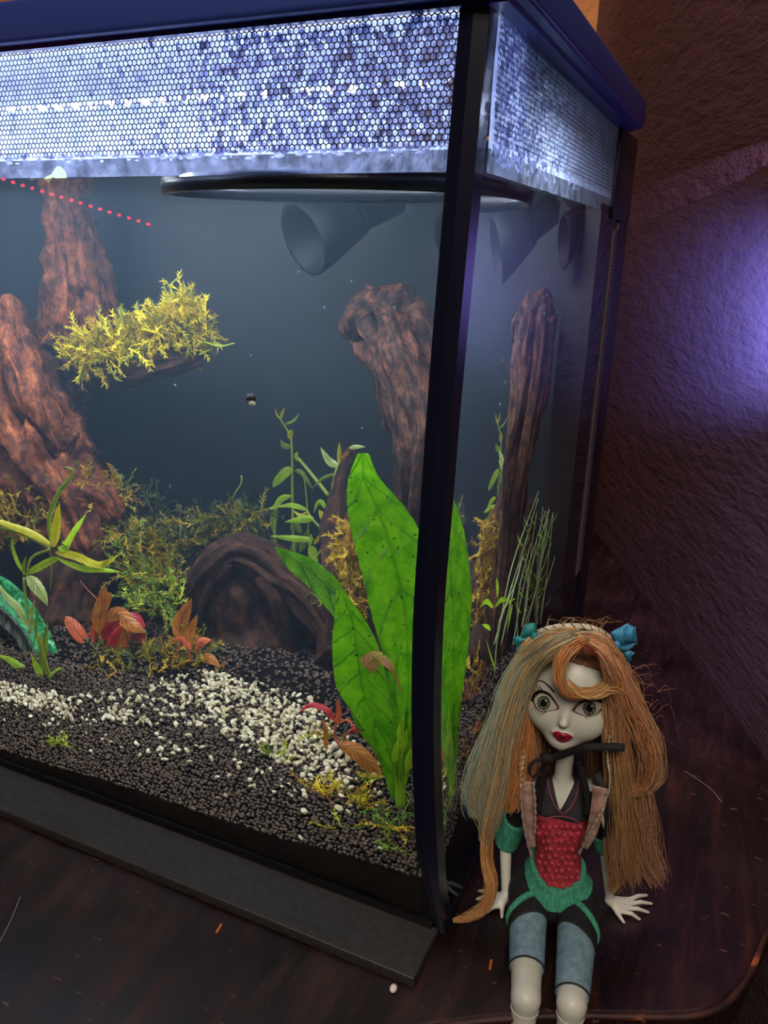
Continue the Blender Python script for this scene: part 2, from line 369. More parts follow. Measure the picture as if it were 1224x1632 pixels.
# ---- wet milky film behind the honeycomb
def film(nm='milky_wet_film', lo=.12, hi=.42):
    m, nt, out = newmat(nm); tc = nd(nt, 'TexCoord')
    n = nd(nt, 'TexNoise', {0: tc.outputs['Object'], 'Scale': 110, 'Detail': 4, 'Roughness': .6})
    nb = nd(nt, 'TexNoise', {0: tc.outputs['Object'], 'Scale': 420, 'Detail': 2})
    bp = nd(nt, 'Bump', {'Strength': 1, 'Distance': .002, 'Height': nb.outputs[0]})
    t = nd(nt, 'BsdfTranslucent', {0: (.53, .61, .88, 1), 'Normal': bp.outputs[0]}); d = nd(nt, 'BsdfTransparent', {0: (.85, .9, 1, 1)})
    g = nd(nt, 'BsdfGlossy', {0: (.9, .95, 1, 1), 'Roughness': .25, 'Normal': bp.outputs[0]})
    a = nd(nt, 'MixShader', {0: .12, 1: t.outputs[0], 2: g.outputs[0]})
    fac = nd(nt, 'MapRange', {0: n.outputs[0], 1: .35, 2: .65, 3: lo, 4: hi})
    b = nd(nt, 'MixShader', {0: fac.outputs[0], 1: a.outputs[0], 2: d.outputs[0]}); nt.links.new(b.outputs[0], out.inputs[0]); return m
m_film = film(); m_mist = film('thin_mist', .72, .92)
sheet([[(-TW + .002, .0016, z), (-.008, .0016, z)] for z in (BB - .0008, TH - .001)], 'condensation_film', m_film, tank)
sheet([[(-TW + .002, .0016, z), (-.008, .0016, z)] for z in (WL + .0004, BB - .0008)], 'thin_mist', m_mist, tank)
sheet([[(-.0016, .006, z), (-.0016, .27, z)] for z in (WL + .0004, BB - .0002)], 'thin_mist', m_mist, tank)
sheet([[(-.0016, .006, z), (-.0016, .27, z)] for z in (BB - .0002, TH - .001)], 'condensation_film', m_film, tank)
# droplets
m_drop = pmat('water_droplet', '#dfe4f6', .06, spec=1.0, trans=.75)
VI, FI = ico(1); m = MB()
for k in range(1500):
    x = -.012 - abs(RNG.normal(0, .085)); 
    if x < -.30: continue
    z = RNG.uniform(WL + .009, TH - .002); s = RNG.uniform(.0005, .00115) * (1.2 if x > -.12 else .9)
    if x < -.13 and RNG.random() < .5: z = WL + .009 + (TH - WL - .01) * RNG.random() ** 2.2
    m.add(VI * [s, s * .5, s * RNG.uniform(.9, 1.6)] @ np.eye(3) + [x, .0006, z], FI)
for k in range(260):      # wet streaks where the film ends
    x = -RNG.uniform(.02, .30); z = WL + .0085 + RNG.normal(0, .0009); s = RNG.uniform(.0004, .0008); m.add(VI * [s * RNG.uniform(1, 4), s * .5, s] + [x, .0006, z], FI)
for k in range(900):
    y = .008 + abs(RNG.normal(0, .06)); z = RNG.uniform(WL + .004, TH - .002)
    if y > .22: continue
    s = RNG.uniform(.0005, .0011); m.add(VI * [s * .5, s, s * RNG.uniform(.9, 1.5)] + [-.0006, y, z], FI)
m.build('droplets', m_drop, tank, kind='stuff')
# ---- hood
m_hood = pmat('hood_plastic_glare_blue', '#2a3a78', .3, spec=.5)  # black plastic; the blue veil of lens glare is put into its colour
hood = thing('aquarium_hood', 'black plastic hood lying on top of the aquarium', 'lid', (-.28, .16, TH))
hx0, hx1, hy0, hy1 = -TW - .01, .0115, -.0105, .3
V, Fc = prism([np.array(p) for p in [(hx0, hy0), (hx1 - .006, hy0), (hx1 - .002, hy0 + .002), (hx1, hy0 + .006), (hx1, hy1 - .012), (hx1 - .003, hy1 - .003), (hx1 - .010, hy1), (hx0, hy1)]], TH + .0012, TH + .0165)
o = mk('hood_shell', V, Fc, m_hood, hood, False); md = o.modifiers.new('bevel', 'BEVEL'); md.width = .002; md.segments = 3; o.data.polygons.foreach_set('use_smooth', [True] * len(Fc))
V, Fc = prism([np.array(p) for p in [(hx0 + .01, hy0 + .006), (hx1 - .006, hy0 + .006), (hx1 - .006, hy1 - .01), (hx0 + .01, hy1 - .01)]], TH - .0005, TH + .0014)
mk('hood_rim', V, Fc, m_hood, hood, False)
# ---- LED bar hanging under the hood
bar = thing('led_light_bar', 'white LED light bar shining behind the honeycomb band', 'lamp', (-.25, .075, TH - .0125))
m_bar = pmat('pale_bar', '#8b94a8', .35); m_led = pmat('led', '#ffffff', emis='#e8f0ff', estr=55)
boxo('housing', (-.49, .060, TH - .0085), (-.020, .085, TH - .0007), m_bar, bar, .001)
for k in range(40):
    x = -.48 + k * .0116; V, Fc = ico(2); o = mk('diode', V * [.0022, .0026, .0014] + [x, .066, TH - .0095], Fc, m_led, bar)
# ---- board under the tank
mat_o = boxo('base_board', (-.57, -.0305, 0), (-.001, .34, .006), m_board, None, .0008); tag(mat_o, 'flat black board under the aquarium with its long edge sticking out in front', 'board')

# ---- water body with faint haze, and its surface
def haze():
    m, nt, out = newmat('aquarium_water')
    v = nd(nt, 'VolumeScatter', {0: (.46, .66, .92, 1), 'Density': .33, 'Anisotropy': .1}); nt.links.new(v.outputs[0], out.inputs['Volume']); return m
V, Fc = box((-TW + .001, .0022, .0088), (-.0108, .2825, WL - .0005))
wt = mk('water', V, Fc, haze(), None, False); tag(wt, 'faintly hazy blue-green water filling the aquarium', 'water', kind='stuff')
def surf():
    m, nt, out = newmat('water_surface'); lw = nd(nt, 'LayerWeight', {0: .35}); tc = nd(nt, 'TexCoord')
    fc = ramp(nt, lw.outputs['Facing'], [(.70, (.03, .03, .03, 1)), (.86, (.85, .85, .85, 1))])
    n = nd(nt, 'TexNoise', {0: tc.outputs['Object'], 'Scale': 30, 'Detail': 2}); bp = nd(nt, 'Bump', {'Strength': .15, 'Distance': .001, 'Height': n.outputs[0]})
    t = nd(nt, 'BsdfTransparent'); g = nd(nt, 'BsdfGlossy', {'Roughness': .03, 'Normal': bp.outputs[0]})
    mx = nd(nt, 'MixShader', {0: fc, 1: t.outputs[0], 2: g.outputs[0]}); nt.links.new(mx.outputs[0], out.inputs[0]); return m
V = [(-TW, .0003, WL), (-.002, .0003, WL), (-.0004, .2825, WL), (-TW, .2825, WL)]
o = mk('water_surface', V, [(0, 1, 2, 3)], surf(), wt, False)

# ================================================================ SUBSTRATE
m_soil = pmat('black_aqua_soil', '#15110f', .95, spec=.1, cols=[(.4, '#0b0908'), (.65, '#18120e')], scale=300, bump=.5, bscale=450, bdist=.001)
bed = thing('gravel_bed', 'sloping bed of dark soil pellets with a pile of white gravel chips', 'substrate', (-.28, .15, .009))
nx, ny = 120, 44; xs = np.linspace(-TW + .002, -.011, nx); ys = np.linspace(.0028, .281, ny)
V = [(x, y, soil(x, y) - .0012) for y in ys for x in xs]; Fc = [(j * nx + i, j * nx + i + 1, (j + 1) * nx + i + 1, (j + 1) * nx + i) for j in range(ny - 1) for i in range(nx - 1)]
n0 = len(V); V += [(x, ys[0], .009) for x in xs]; Fc += [(n0 + i, n0 + i + 1, i + 1, i) for i in range(nx - 1)]
n1 = len(V); V += [(xs[-1], y, .009) for y in ys]; Fc += [((j + 1) * nx - 1, n1 + j, n1 + j + 1, (j + 2) * nx - 1) for j in range(ny - 1)]
mk('soil_base', V, Fc, m_soil, bed)
VI0, FI0 = ico(1); phi = 0; VS, FS = [], []
import bmesh
bm = bmesh.new(); bmesh.ops.create_icosphere(bm, subdivisions=1, radius=1); bm.free()
m = MB(); k = 0
x = -.44
while x < -.012:
    y = .0038
    while y < .17:
        if y < .1 or RNG.random() < .5:
            px, py = x + RNG.normal(0, .0005), max(.0034, y + RNG.normal(0, .0005)); s = RNG.uniform(.00095, .0016)
            m.add(VI0 * [s, s, s * .9] + [min(px, -.0125), py, soil(px, py) - .0004 + RNG.uniform(0, .0007)], FI0, col=np.array([1, 1, 1]) * RNG.uniform(.55, 1.5))
        y += .0024
    x += .0024
m_pel = pmat('soil_pellet', '#ffffff', .7, attr='col', cols=[(.3, '#33271c'), (.7, '#574534')], scale=120)
m.build('soil_pellets', m_pel, bed, kind='stuff')
# white chips
def inpoly(x, y, P):
    c = False; j = len(P) - 1
    for i in range(len(P)):
        if (P[i][1] > y) != (P[j][1] > y) and x < (P[j][0] - P[i][0]) * (y - P[i][1]) / (P[j][1] - P[i][1]) + P[i][0]: c = not c
        j = i
    return c
def chipmesh(seed):
    r = np.random.default_rng(seed); V = VI0 * [1.25, .95, .55]; V = V * (1 + r.normal(0, .13, (len(V), 1))); return V
m_chipw = pmat('white_gravel', '#cfc9b4', .45, cols=[(.36, '#7e7350'), (.5, '#bdb18c'), (.62, '#e6dfc8')], scale=350, spec=.6)
m_chipw2 = pmat('ochre_gravel', '#a8956a', .5, cols=[(.3, '#86764e'), (.7, '#c4b488')], scale=300)
meshes = []
for s_ in range(8):
    me = bpy.data.meshes.new('white_stone'); me.from_pydata([tuple(v) for v in chipmesh(s_)], [], FI0); me.polygons.foreach_set('use_smooth', [s_ % 3 > 0] * len(FI0)); me.materials.append(m_chipw if s_ < 6 else m_chipw2); meshes.append(me)
dense = [(0, 1088), (110, 1112), (200, 1100), (330, 1068), (430, 1100), (490, 1130), (560, 1190), (560, 1262), (480, 1240), (400, 1205), (330, 1160), (200, 1158), (100, 1150), (0, 1122)]
sparse = [(0, 1125), (200, 1160), (400, 1210), (600, 1262), (640, 1300), (560, 1300), (330, 1240), (100, 1172), (0, 1150)]
pts = []
def scatter(poly, cnt, side=False, lift=.0008):
    xs_ = [p[0] for p in poly]; ys_ = [p[1] for p in poly]; n = 0
    while n < cnt:
        a, b = RNG.uniform(min(xs_), max(xs_)), RNG.uniform(min(ys_), max(ys_))
        if inpoly(a, b, poly):
            n += 1; p = G(a, b, side)
            if p[0] < -.014 and p[1] > .006 and p[1] < .2: pts.append((p[0], p[1], soil(p[0], p[1]) + lift + RNG.uniform(-.0002, .0012)))
scatter(dense, 640); scatter([(330, 1075), (440, 1110), (520, 1170), (480, 1215), (380, 1180), (310, 1120)], 190, lift=.0018)
scatter([(0, 1092), (110, 1116), (110, 1146), (0, 1122)], 110, lift=.0014)
scatter(sparse, 75); scatter([(694, 1100), (735, 1120), (745, 1225), (700, 1270)], 110, True)
for q in ((347, 1275), (360, 1272), (485, 1297), (405, 1257), (480, 1338), (555, 1298), (145, 1200), (300, 1176), (250, 1172), (606, 1355)):
    p = G(*q); pts.append((p[0], p[1], soil(p[0], p[1]) + .0010))
pts = [p for p in pts]; big = MB()
pts.sort(key=lambda p: np.linalg.norm(np.array(p) - CP)); sel = set(range(0, len(pts), max(1, len(pts) // 290)))
cnt = 0
for i, p in enumerate(pts):
    s = RNG.uniform(.0011, .0021)
    if i in sel and cnt < 298:
        cnt += 1; o = bpy.data.objects.new('white_stone', meshes[i % 8]); COL.objects.link(o); o.parent = bed; o.matrix_parent_inverse = Matrix.Translation(bed.location).inverted()
        o.location = (float(p[0]), float(p[1]), float(p[2])); o.scale = (s * 1.15,) * 3; o.rotation_euler = (RNG.normal(0, .5), RNG.normal(0, .5), RNG.uniform(0, 6.28))
    else: big.add((chipmesh(i % 8) * s) @ rotm().T + p, FI0)
big.build('small_white_stones', m_chipw, bed, smooth=False, kind='stuff')
# ================================================================ DRIFTWOOD
def wood_mat(name, stops, bump=1.0):
    m, nt, out = newmat(name); uv = nd(nt, 'UVMap'); mp = nd(nt, 'Mapping', {0: uv.outputs[0], 3: (14, 1.6, 1)})
    n = nd(nt, 'TexNoise', {0: mp.outputs[0], 'Scale': 1.6, 'Detail': 7, 'Roughness': .65, 'Distortion': .5})
    tc = nd(nt, 'TexCoord'); n2 = nd(nt, 'TexNoise', {0: tc.outputs['Object'], 'Scale': 120, 'Detail': 5, 'Roughness': .7})
    ad = nd(nt, 'Math', {0: n.outputs[0], 1: n2.outputs[0]}, operation='ADD'); hf = nd(nt, 'Math', {0: ad.outputs[0], 1: .5}, operation='MULTIPLY')
    c = ramp(nt, hf.outputs[0], stops); bp = nd(nt, 'Bump', {'Strength': bump, 'Distance': .0022, 'Height': hf.outputs[0]})
    b = nd(nt, 'BsdfPrincipled', {'Base Color': c, 'Roughness': .8, 'Normal': bp.outputs[0], 'Specular IOR Level': .25}); nt.links.new(b.outputs[0], out.inputs[0]); return m
m_wo = wood_mat('orange_driftwood', [(.36, '#170b08'), (.46, '#47241a'), (.56, '#7d4426'), (.68, '#bb7038')])
m_wd = wood_mat('dark_driftwood', [(.36, '#0a0604'), (.48, '#28150d'), (.6, '#4c2c18'), (.72, '#835430')])
def log(mb, P, R, seed=0, ns=40, n=70, amp=.28, rough=.12, flat=1.0, groove=5, ends=(.25, .25)):
    P = spline(P, n); R = np.interp(np.linspace(0, 1, n), np.linspace(0, 1, len(R)), R); T, N, B = frames(P); V = []; U = []
    for i in range(n):
        t = i / (n - 1); e = 1
        if t < .05: e = ends[0] + (1 - ends[0]) * (t / .05) ** .5
        if t > .95: e = ends[1] + (1 - ends[1]) * ((1 - t) / .05) ** .5
        for j in range(ns):
            a = 2 * math.pi * j / ns; ca, sa = math.cos(a), math.sin(a)
            g = mnoise.noise(Vector((ca * groove * .5 + seed, sa * groove * .5, t * 3)))
            g = 1 - abs(g) * 2.2
            q = mnoise.fractal(Vector((ca * 1.3 + seed * 3, sa * 1.3, t * 7)), 1.0, 2.0, 4)
            r = R[i] * e * (1 + amp * (g - .6) + rough * 1.6 * q)
            V.append(P[i] + r * (ca * N[i] + flat * sa * B[i])); U.append((j / ns, t * 2 + seed))
    Fc = [(i * ns + j, i * ns + (j + 1) % ns, (i + 1) * ns + (j + 1) % ns, (i + 1) * ns + j) for i in range(n - 1) for j in range(ns)] + [tuple(range(ns))[::-1], tuple((n - 1) * ns + j for j in range(ns))]
    mb.add(V, Fc, uv=U)
def pxr(px, py, y, r): return fscale(px, py, y) * r
def FP(L): return [F(*q) for q in L]
def FR(L, R): return [fscale(*q) * r for q, r in zip(L, R)]
# tall pale column at the left reaching the surface
m = MB(); L = [(128, 560, .25), (125, 470, .245), (118, 390, .24), (108, 330, .24), (104, 288, .24)]
log(m, FP(L), FR(L, [62, 50, 36, 28, 24]), seed=2, amp=.4)
L = [(100, 545, .235), (88, 490, .235), (100, 420, .235)]; log(m, FP(L), FR(L, [8, 22, 12]), seed=5, amp=.4, n=30, ns=24)
L = [(150, 575, .24), (150, 500, .235), (135, 420, .235)]; log(m, FP(L), FR(L, [20, 26, 14]), seed=7, amp=.4, n=30, ns=24)
L = [(100, 780, .25), (90, 660, .25), (110, 560, .25)]; log(m, FP(L), FR(L, [60, 40, 40]), seed=15, amp=.4, n=40, ns=30)
tag(m.build('driftwood_column', m_wo), 'tall orange-brown driftwood column rising to the water surface at the left', 'driftwood')
# trunk at the left edge, running down to the right
m = MB(); L = [(-40, 480, .20), (8, 560, .20), (40, 660, .195), (75, 740, .19), (110, 800, .185), (150, 900, .18)]
log(m, FP(L), FR(L, [34, 50, 62, 60, 52, 50]), seed=9, ns=56, amp=.5, groove=7)
L = [(10, 470, .20), (30, 560, .185), (60, 650, .175), (95, 720, .175)]; log(m, FP(L), FR(L, [14, 24, 28, 14]), seed=11, n=50, ns=30, amp=.5)
L = [(88, 720, .18), (105, 700, .18), (125, 690, .18)]; log(m, FP(L), FR(L, [18, 14, 5]), seed=13, n=20, ns=20)
L = [(20, 830, .185), (80, 800, .18), (150, 790, .18), (190, 830, .18)]; log(m, FP(L), FR(L, [30, 34, 26, 14]), seed=14, n=40, ns=30)
tag(m.build('driftwood_log', m_wo), 'thick grooved orange driftwood trunk at the left edge, below the column', 'driftwood')
# ledge that carries the upper moss
m = MB(); L = [(90, 560, .235), (150, 585, .215), (215, 592, .205), (270, 578, .2), (312, 568, .2), (330, 560, .2)]
log(m, FP(L), FR(L, [20, 22, 20, 20, 16, 6]), seed=21, ns=30, amp=.3)
tag(m.build('driftwood_ledge', m_wd), 'dark driftwood ledge under the highest yellow-green moss', 'driftwood')
# brown mass and arch in the middle
m = MB(); L = [(150, 1060, .17), (110, 980, .17), (140, 900, .18), (210, 880, .2), (260, 950, .2), (270, 1060, .19)]
log(m, FP(L), FR(L, [50, 62, 46, 40, 44, 50]), seed=31, ns=40, amp=.15)
tag(m.build('driftwood_stump', m_wd), 'low dark brown driftwood lump behind the left red plant', 'driftwood')
m = MB(); L = [(270, 1090, .165), (290, 990, .165), (335, 915, .165), (385, 880, .17), (450, 915, .17), (500, 960, .165), (530, 1020, .155), (520, 1080, .15)]
log(m, FP(L), FR(L, [16, 20, 26, 26, 32, 34, 22, 16]), seed=41, n=110, ns=44, amp=.45, groove=6)
L = [(365, 900, .175), (400, 1000, .19), (420, 1080, .19), (430, 1140, .18)]; log(m, FP(L), FR(L, [40, 84, 100, 90]), seed=43, amp=.12, n=50)
L = [(470, 1120, .165), (460, 1020, .16), (440, 960, .155), (410, 920, .155)]; log(m, FP(L), FR(L, [12, 12, 12, 8]), seed=44, n=40, ns=20, amp=.4)
L = [(505, 1060, .15), (540, 1035, .145), (575, 1050, .14), (590, 1110, .14), (600, 1170, .14)]; log(m, FP(L), FR(L, [8, 20, 36, 36, 30]), seed=46, n=50, ns=36, amp=.4)
L = [(315, 1000, .155), (330, 940, .155), (372, 896, .16)]; log(m, FP(L), FR(L, [4, 7, 9]), seed=48, n=30, ns=16)
tag(m.build('driftwood_arch', m_wd), 'arched dark brown driftwood root in the middle of the tank bed', 'driftwood')
# slim upright branch beside the big leaves
m = MB(); L = [(548, 1040, .155), (520, 1000, .165), (538, 900, .185), (535, 820, .245), (548, 760, .25), (566, 718, .25)]
L = [(530, 1085, .15), (524, 1000, .155), (535, 930, .175), (534, 850, .2), (543, 790, .215), (556, 735, .222), (566, 714, .222)]
log(m, FP(L), FR(L, [22, 20, 22, 20, 17, 14, 8]), seed=51, n=90, ns=30, amp=.35, groove=6)
tag(m.build('driftwood_branch', m_wd), 'slim upright driftwood branch just left of the biggest leaf', 'driftwood')
# big stump hanging in the right rear
P0 = [np.array(p) for p in [(-.075, .150, .03), (-.074, .158, .10), (-.066, .160, .155), (-.060, .160, .205), (-.076, .190, .245), (-.100, .215, .272), (-.098, .225, .297)]]
m = MB(); log(m, P0, [.012, .014, .013, .017, .022, .024, .010], seed=61, n=120, ns=56, amp=.55, groove=7)
log(m, [np.array(p) for p in [(-.118, .212, .262), (-.120, .208, .275), (-.108, .214, .292)]], [.006, .013, .010], seed=63, n=30, ns=26)
log(m, [np.array(p) for p in [(-.060, .134, .205), (-.062, .150, .232), (-.082, .170, .262), (-.095, .195, .28)]], [.002, .008, .011, .009], seed=64, n=50, ns=26, amp=.5)
log(m, [np.array(p) for p in [(-.072, .150, .200), (-.078, .160, .230), (-.098, .185, .262)]], [.002, .006, .008], seed=65, n=40, ns=20, amp=.5)
log(m, [np.array(p) for p in [(-.095, .190, .214), (-.098, .195, .235), (-.105, .200, .265)]], [.002, .006, .006], seed=66, n=30, ns=20, amp=.5)
log(m, [np.array(p) for p in [(-.05, .20, .03), (-.055, .20, .10), (-.06, .19, .17)]], [.012, .009, .006], seed=68, n=40, ns=24, amp=.4)
wood_st = m.build('driftwood_root', wood_mat('brown_driftwood', [(.37, '#0b0706'), (.48, '#33201a'), (.59, '#6b4230'), (.7, '#a06a44')]))
tag(wood_st, 'big brown driftwood root at the right rear, seen through both panes', 'driftwood')

# ================================================================ MOSS
m_moss = pmat('moss', '#ffffff', .6, attr='col', trans=.3)
MC = {'y': ('#e0c818', '#b89a10', '#f0de30', '#a09a1a'), 'o': ('#a8901a', '#86821c', '#c8a422', '#6a6c1e'), 'd': ('#4b5522', '#3c4a24', '#6a6a2a', '#2f4030'), 'g': ('#7fa02a', '#a7b52c', '#5f8a24', '#c2c338'), 'a': ('#c49a1c', '#a0741a', '#d2b42a', '#8a5c18')}
def sprig(mb, p, d, ln, r, cols, leaflets=True, droop=0., curl=.35):
    n = 8; d = np.array(d, float); d /= np.linalg.norm(d); P = [np.array(p, float)]
    for i in range(n):
        d = d + RNG.normal(0, curl, 3) * .5 + np.array([0, 0, -droop]); d /= np.linalg.norm(d); P.append(P[-1] + d * ln / n)
    P = np.array(P); c = np.array(rgb(cols[RNG.integers(len(cols))])[:3]) * RNG.uniform(.7, 1.25)
    V, Fc = tube(P, np.linspace(r, r * .5, n + 1), 3, False); mb.add(V, Fc, col=c)
    if leaflets:
        for i in range(1, n):
            for s in range(2):
                t = P[i] - P[i - 1]; sd = np.cross(t, RNG.normal(size=3)); sd /= np.linalg.norm(sd) + 1e-9
                tip = P[i] + (sd + t / np.linalg.norm(t) * .9) * r * RNG.uniform(3, 6); b1 = P[i] - t * .18; b2 = P[i] + t * .22
                mb.add([b1, P[i] + sd * r * 1.5 - t * .1, tip, b2], [(0, 1, 2, 3)], col=c * RNG.uniform(.8, 1.3))
def moss(name_label, blobs, cnt, cols, ln=.012, r=.00045, side=False, up=.25, shape=None, group=None, curl=.35, leaflets=True):
    m = MB(); tot = sum(b[3] * b[4] for b in blobs)
    for (px, py, y, rx, ry) in blobs:
        k = int(cnt * rx * ry / tot)
        for _ in range(k):
            a = RNG.uniform(0, 2 * math.pi); q = math.sqrt(RNG.random()); fx, fy = px + rx * q * math.cos(a), py + ry * q * math.sin(a)
            dy = RNG.normal(0, .006); p = (S(fx, fy, y) if side else F(fx, fy, max(.01, y + dy)))
            d = RNG.normal(0, 1, 3) + [0.5 * math.cos(a), 0, -.5 * math.sin(a) + up]
            sprig(m, p, d, ln * RNG.uniform(.5, 1.3), r * RNG.uniform(.8, 1.3), [cols[i] for i in range(len(cols))], curl=curl, leaflets=leaflets)
    o = m.build('moss_clump', m_moss); tag(o, name_label, 'moss', group); return o
moss('bright yellow-green moss clump on the highest driftwood ledge', [(165, 560, .20, 58, 32), (225, 535, .20, 40, 30), (292, 530, .20, 44, 34), (285, 495, .20, 22, 26)], 560, MC['y'], ln=.016, r=.0006)
m = MB()
for a, b, c in (((325, 545), (350, 552), (374, 547)), ((300, 560), (318, 565), (333, 558)), ((275, 470), (272, 455), (285, 441)), ((300, 495), (305, 488), (314, 487)), ((255, 500), (245, 505), (235, 496)), ((130, 590), (128, 600), (122, 612)), ((185, 590), (183, 602), (195, 608)), ((200, 505), (193, 492), (196, 484))):
    V, Fc = tube(spline([F(*q, .195) for q in (a, b, c)], 12), np.linspace(.0009, .0004, 12), 5); m.add(V, Fc, col=rgb('#a3b534'))
tag(m.build('moss_shoots', m_moss), 'few long pale shoots sticking out of the highest moss clump', 'moss')
moss('olive yellow moss spreading over the left trunk foot', [(35, 800, .17, 70, 34), (110, 785, .18, 50, 24), (20, 830, .165, 40, 30), (165, 785, .2, 40, 20)], 520, MC['a'] + MC['o'], ln=.017, r=.00055)
moss('faded dark moss behind the left stem plant, low against the back', [(225, 830, .22, 40, 42), (190, 820, .2, 30, 30)], 160, MC['d'], ln=.016, r=.0005)
moss('tangled olive moss in the middle left of the tank, above the red plants', [(222, 890, .175, 48, 44), (250, 930, .17, 40, 40), (190, 865, .18, 26, 22)], 430, MC['o'] + MC['g'][:1], ln=.016, r=.0005)
moss('dull green moss on top of the driftwood arch', [(330, 845, .19, 70, 26), (300, 865, .185, 40, 20), (385, 830, .2, 36, 26)], 360, MC['d'] + MC['o'][:2], ln=.015, r=.00048)
moss('yellow-green feathery moss hanging between the two red plants', [(250, 960, .15, 40, 22), (232, 930, .155, 26, 22)], 90, MC['g'], ln=.016, r=.0005)
moss('golden moss hanging on the slim upright branch', [(552, 870, .172, 16, 26), (562, 905, .172, 22, 38), (566, 945, .168, 18, 26)], 230, MC['a'] + MC['y'][:1], ln=.011, r=.00048, up=-.3)
moss('golden moss on the rear root, seen through the side pane', [(805, 880, -.105, 22, 60), (795, 960, -.10, 18, 40), (830, 880, -.085, 10, 40), (782, 1090, -.075, 14, 34), (775, 1150, -.07, 14, 34)], 420, MC['a'] + MC['o'][:1], ln=.011, r=.00048, side=True, up=-.2)
moss('olive moss lying on the white gravel below the left red plants', [(215, 1050, .125, 80, 16), (180, 1080, .11, 60, 14), (290, 1075, .12, 40, 22), (300, 1040, .13, 36, 16)], 300, MC['o'] + MC['d'][:1], ln=.017, r=.00055)
def ground_sprigs(label, pxs, cols, side=False, ln=.018, k=7):
    m = MB()
    for (a, b) in pxs:
        p = G(a, b, side) + [0, 0, .001]
        for _ in range(k): sprig(m, p + RNG.normal(0, .0022, 3) * [1, 1, .3], [RNG.normal(), RNG.normal() * .4, abs(RNG.normal()) * .25], ln * RNG.uniform(.5, 1), .0005, cols, curl=.3)
    tag(m.build('moss_sprig', m_moss), label, 'moss')
ground_sprigs('loose yellow moss sprigs at the foot of the small front red plant', [(520, 1270), (550, 1272), (570, 1278), (500, 1258)], MC['y'] + MC['a'], k=8)
ground_sprigs('thin green moss strands lying on the dark soil near the corner post', [(560, 1322), (590, 1318), (620, 1322), (540, 1325)], MC['g'], k=2)
ground_sprigs('pale green sprig on the dark soil in the very front corner', [(625, 1352), (640, 1362), (640, 1300)], MC['g'], k=3)
ground_sprigs('green moss sprig on the white gravel left of the front red plant', [(445, 1210), (435, 1208)], MC['g'][:2], k=7, ln=.014)
ground_sprigs('small yellow moss sprig on the dark soil at the left', [(90, 1184), (100, 1190)], MC['g'][:2], k=5, ln=.013)
ground_sprigs('yellow moss sprigs on the soil behind the side pane', [(705, 1300), (712, 1330), (735, 1235), (725, 1180)], MC['y'][:1] + MC['a'] + MC['g'], side=True, k=9)
ground_sprigs('orange-brown plant debris along the foot of the rear root', [(770, 1180), (765, 1120), (755, 1210), (780, 1100)], ('#a5562a', '#8c6a22', '#6d5a1e'), side=True, k=12)

# ================================================================ PLANTS
def leafmat(name, a, b, vein='#3c6a10', trans=.35, nv=26, slant=7, rough=.35, spots=None):
    m, nt, out = newmat(name); uv = nd(nt, 'UVMap'); sx = nd(nt, 'SeparateXYZ', {0: uv.outputs[0]})
    au = nd(nt, 'Math', {0: sx.outputs[0], 1: .5}, operation='SUBTRACT'); ab = nd(nt, 'Math', {0: au.outputs[0]}, operation='ABSOLUTE')
    sl = nd(nt, 'Math', {0: ab.outputs[0], 1: slant}, operation='MULTIPLY'); vv = nd(nt, 'Math', {0: sx.outputs[1], 1: nv}, operation='MULTIPLY')
    df = nd(nt, 'Math', {0: vv.outputs[0], 1: sl.outputs[0]}, operation='SUBTRACT')
    tc = nd(nt, 'TexCoord'); ns_ = nd(nt, 'TexNoise', {0: tc.outputs['Object'], 'Scale': 140, 'Detail': 4})
    n3 = nd(nt, 'Math', {0: ns_.outputs[0], 1: .9, 2: df.outputs[0]}, operation='MULTIPLY_ADD')
    fr = nd(nt, 'Math', {0: n3.outputs[0], 1: 1}, operation='PINGPONG')
    vn = nd(nt, 'MapRange', {0: fr.outputs[0], 1: 0, 2: .22, 3: 1, 4: 0}); md_ = nd(nt, 'MapRange', {0: ab.outputs[0], 1: .0, 2: .035, 3: 1, 4: 0})
    mxv = nd(nt, 'Math', {0: vn.outputs[0], 1: md_.outputs[0]}, operation='MAXIMUM')
    base = ramp(nt, ns_.outputs[0], [(.35, a), (.65, b)])
    f2 = nd(nt, 'Math', {0: mxv.outputs[0], 1: .45}, operation='MULTIPLY')
    mx = nd(nt, 'Mix', data_type='RGBA'); nt.links.new(f2.outputs[0], mx.inputs[0]); nt.links.new(base, mx.inputs[6]); mx.inputs[7].default_value = rgb(vein); c = mx.outputs[2]
    if spots:
        s1 = nd(nt, 'TexNoise', {0: tc.outputs['Object'], 'Scale': 420, 'Detail': 1}); sf = ramp(nt, s1.outputs[0], [(.70, (0, 0, 0, 1)), (.73, (1, 1, 1, 1))])
        m3 = nd(nt, 'Mix', data_type='RGBA'); nt.links.new(sf, m3.inputs[0]); nt.links.new(c, m3.inputs[6]); m3.inputs[7].default_value = rgb(spots); c = m3.outputs[2]
    bp = nd(nt, 'Bump', {'Strength': .8, 'Distance': .0008, 'Height': mxv.outputs[0]}); bp.invert = True
    b_ = nd(nt, 'BsdfPrincipled', {'Base Color': c, 'Roughness': rough, 'Normal': bp.outputs[0]}); t = nd(nt, 'BsdfTranslucent', {0: c, 'Normal': bp.outputs[0]})
    ms = nd(nt, 'MixShader', {0: trans, 1: b_.outputs[0], 2: t.outputs[0]}); nt.links.new(ms.outputs[0], out.inputs[0]); return m
m_big = leafmat('broad_green_leaf', '#4a9408', '#74b818', '#3b8010', .5, nv=15, slant=4, spots='#27560c')
m_lance = leafmat('lance_leaf', '#a2d020', '#c4ea3a', '#7aa01a', .5, nv=18)
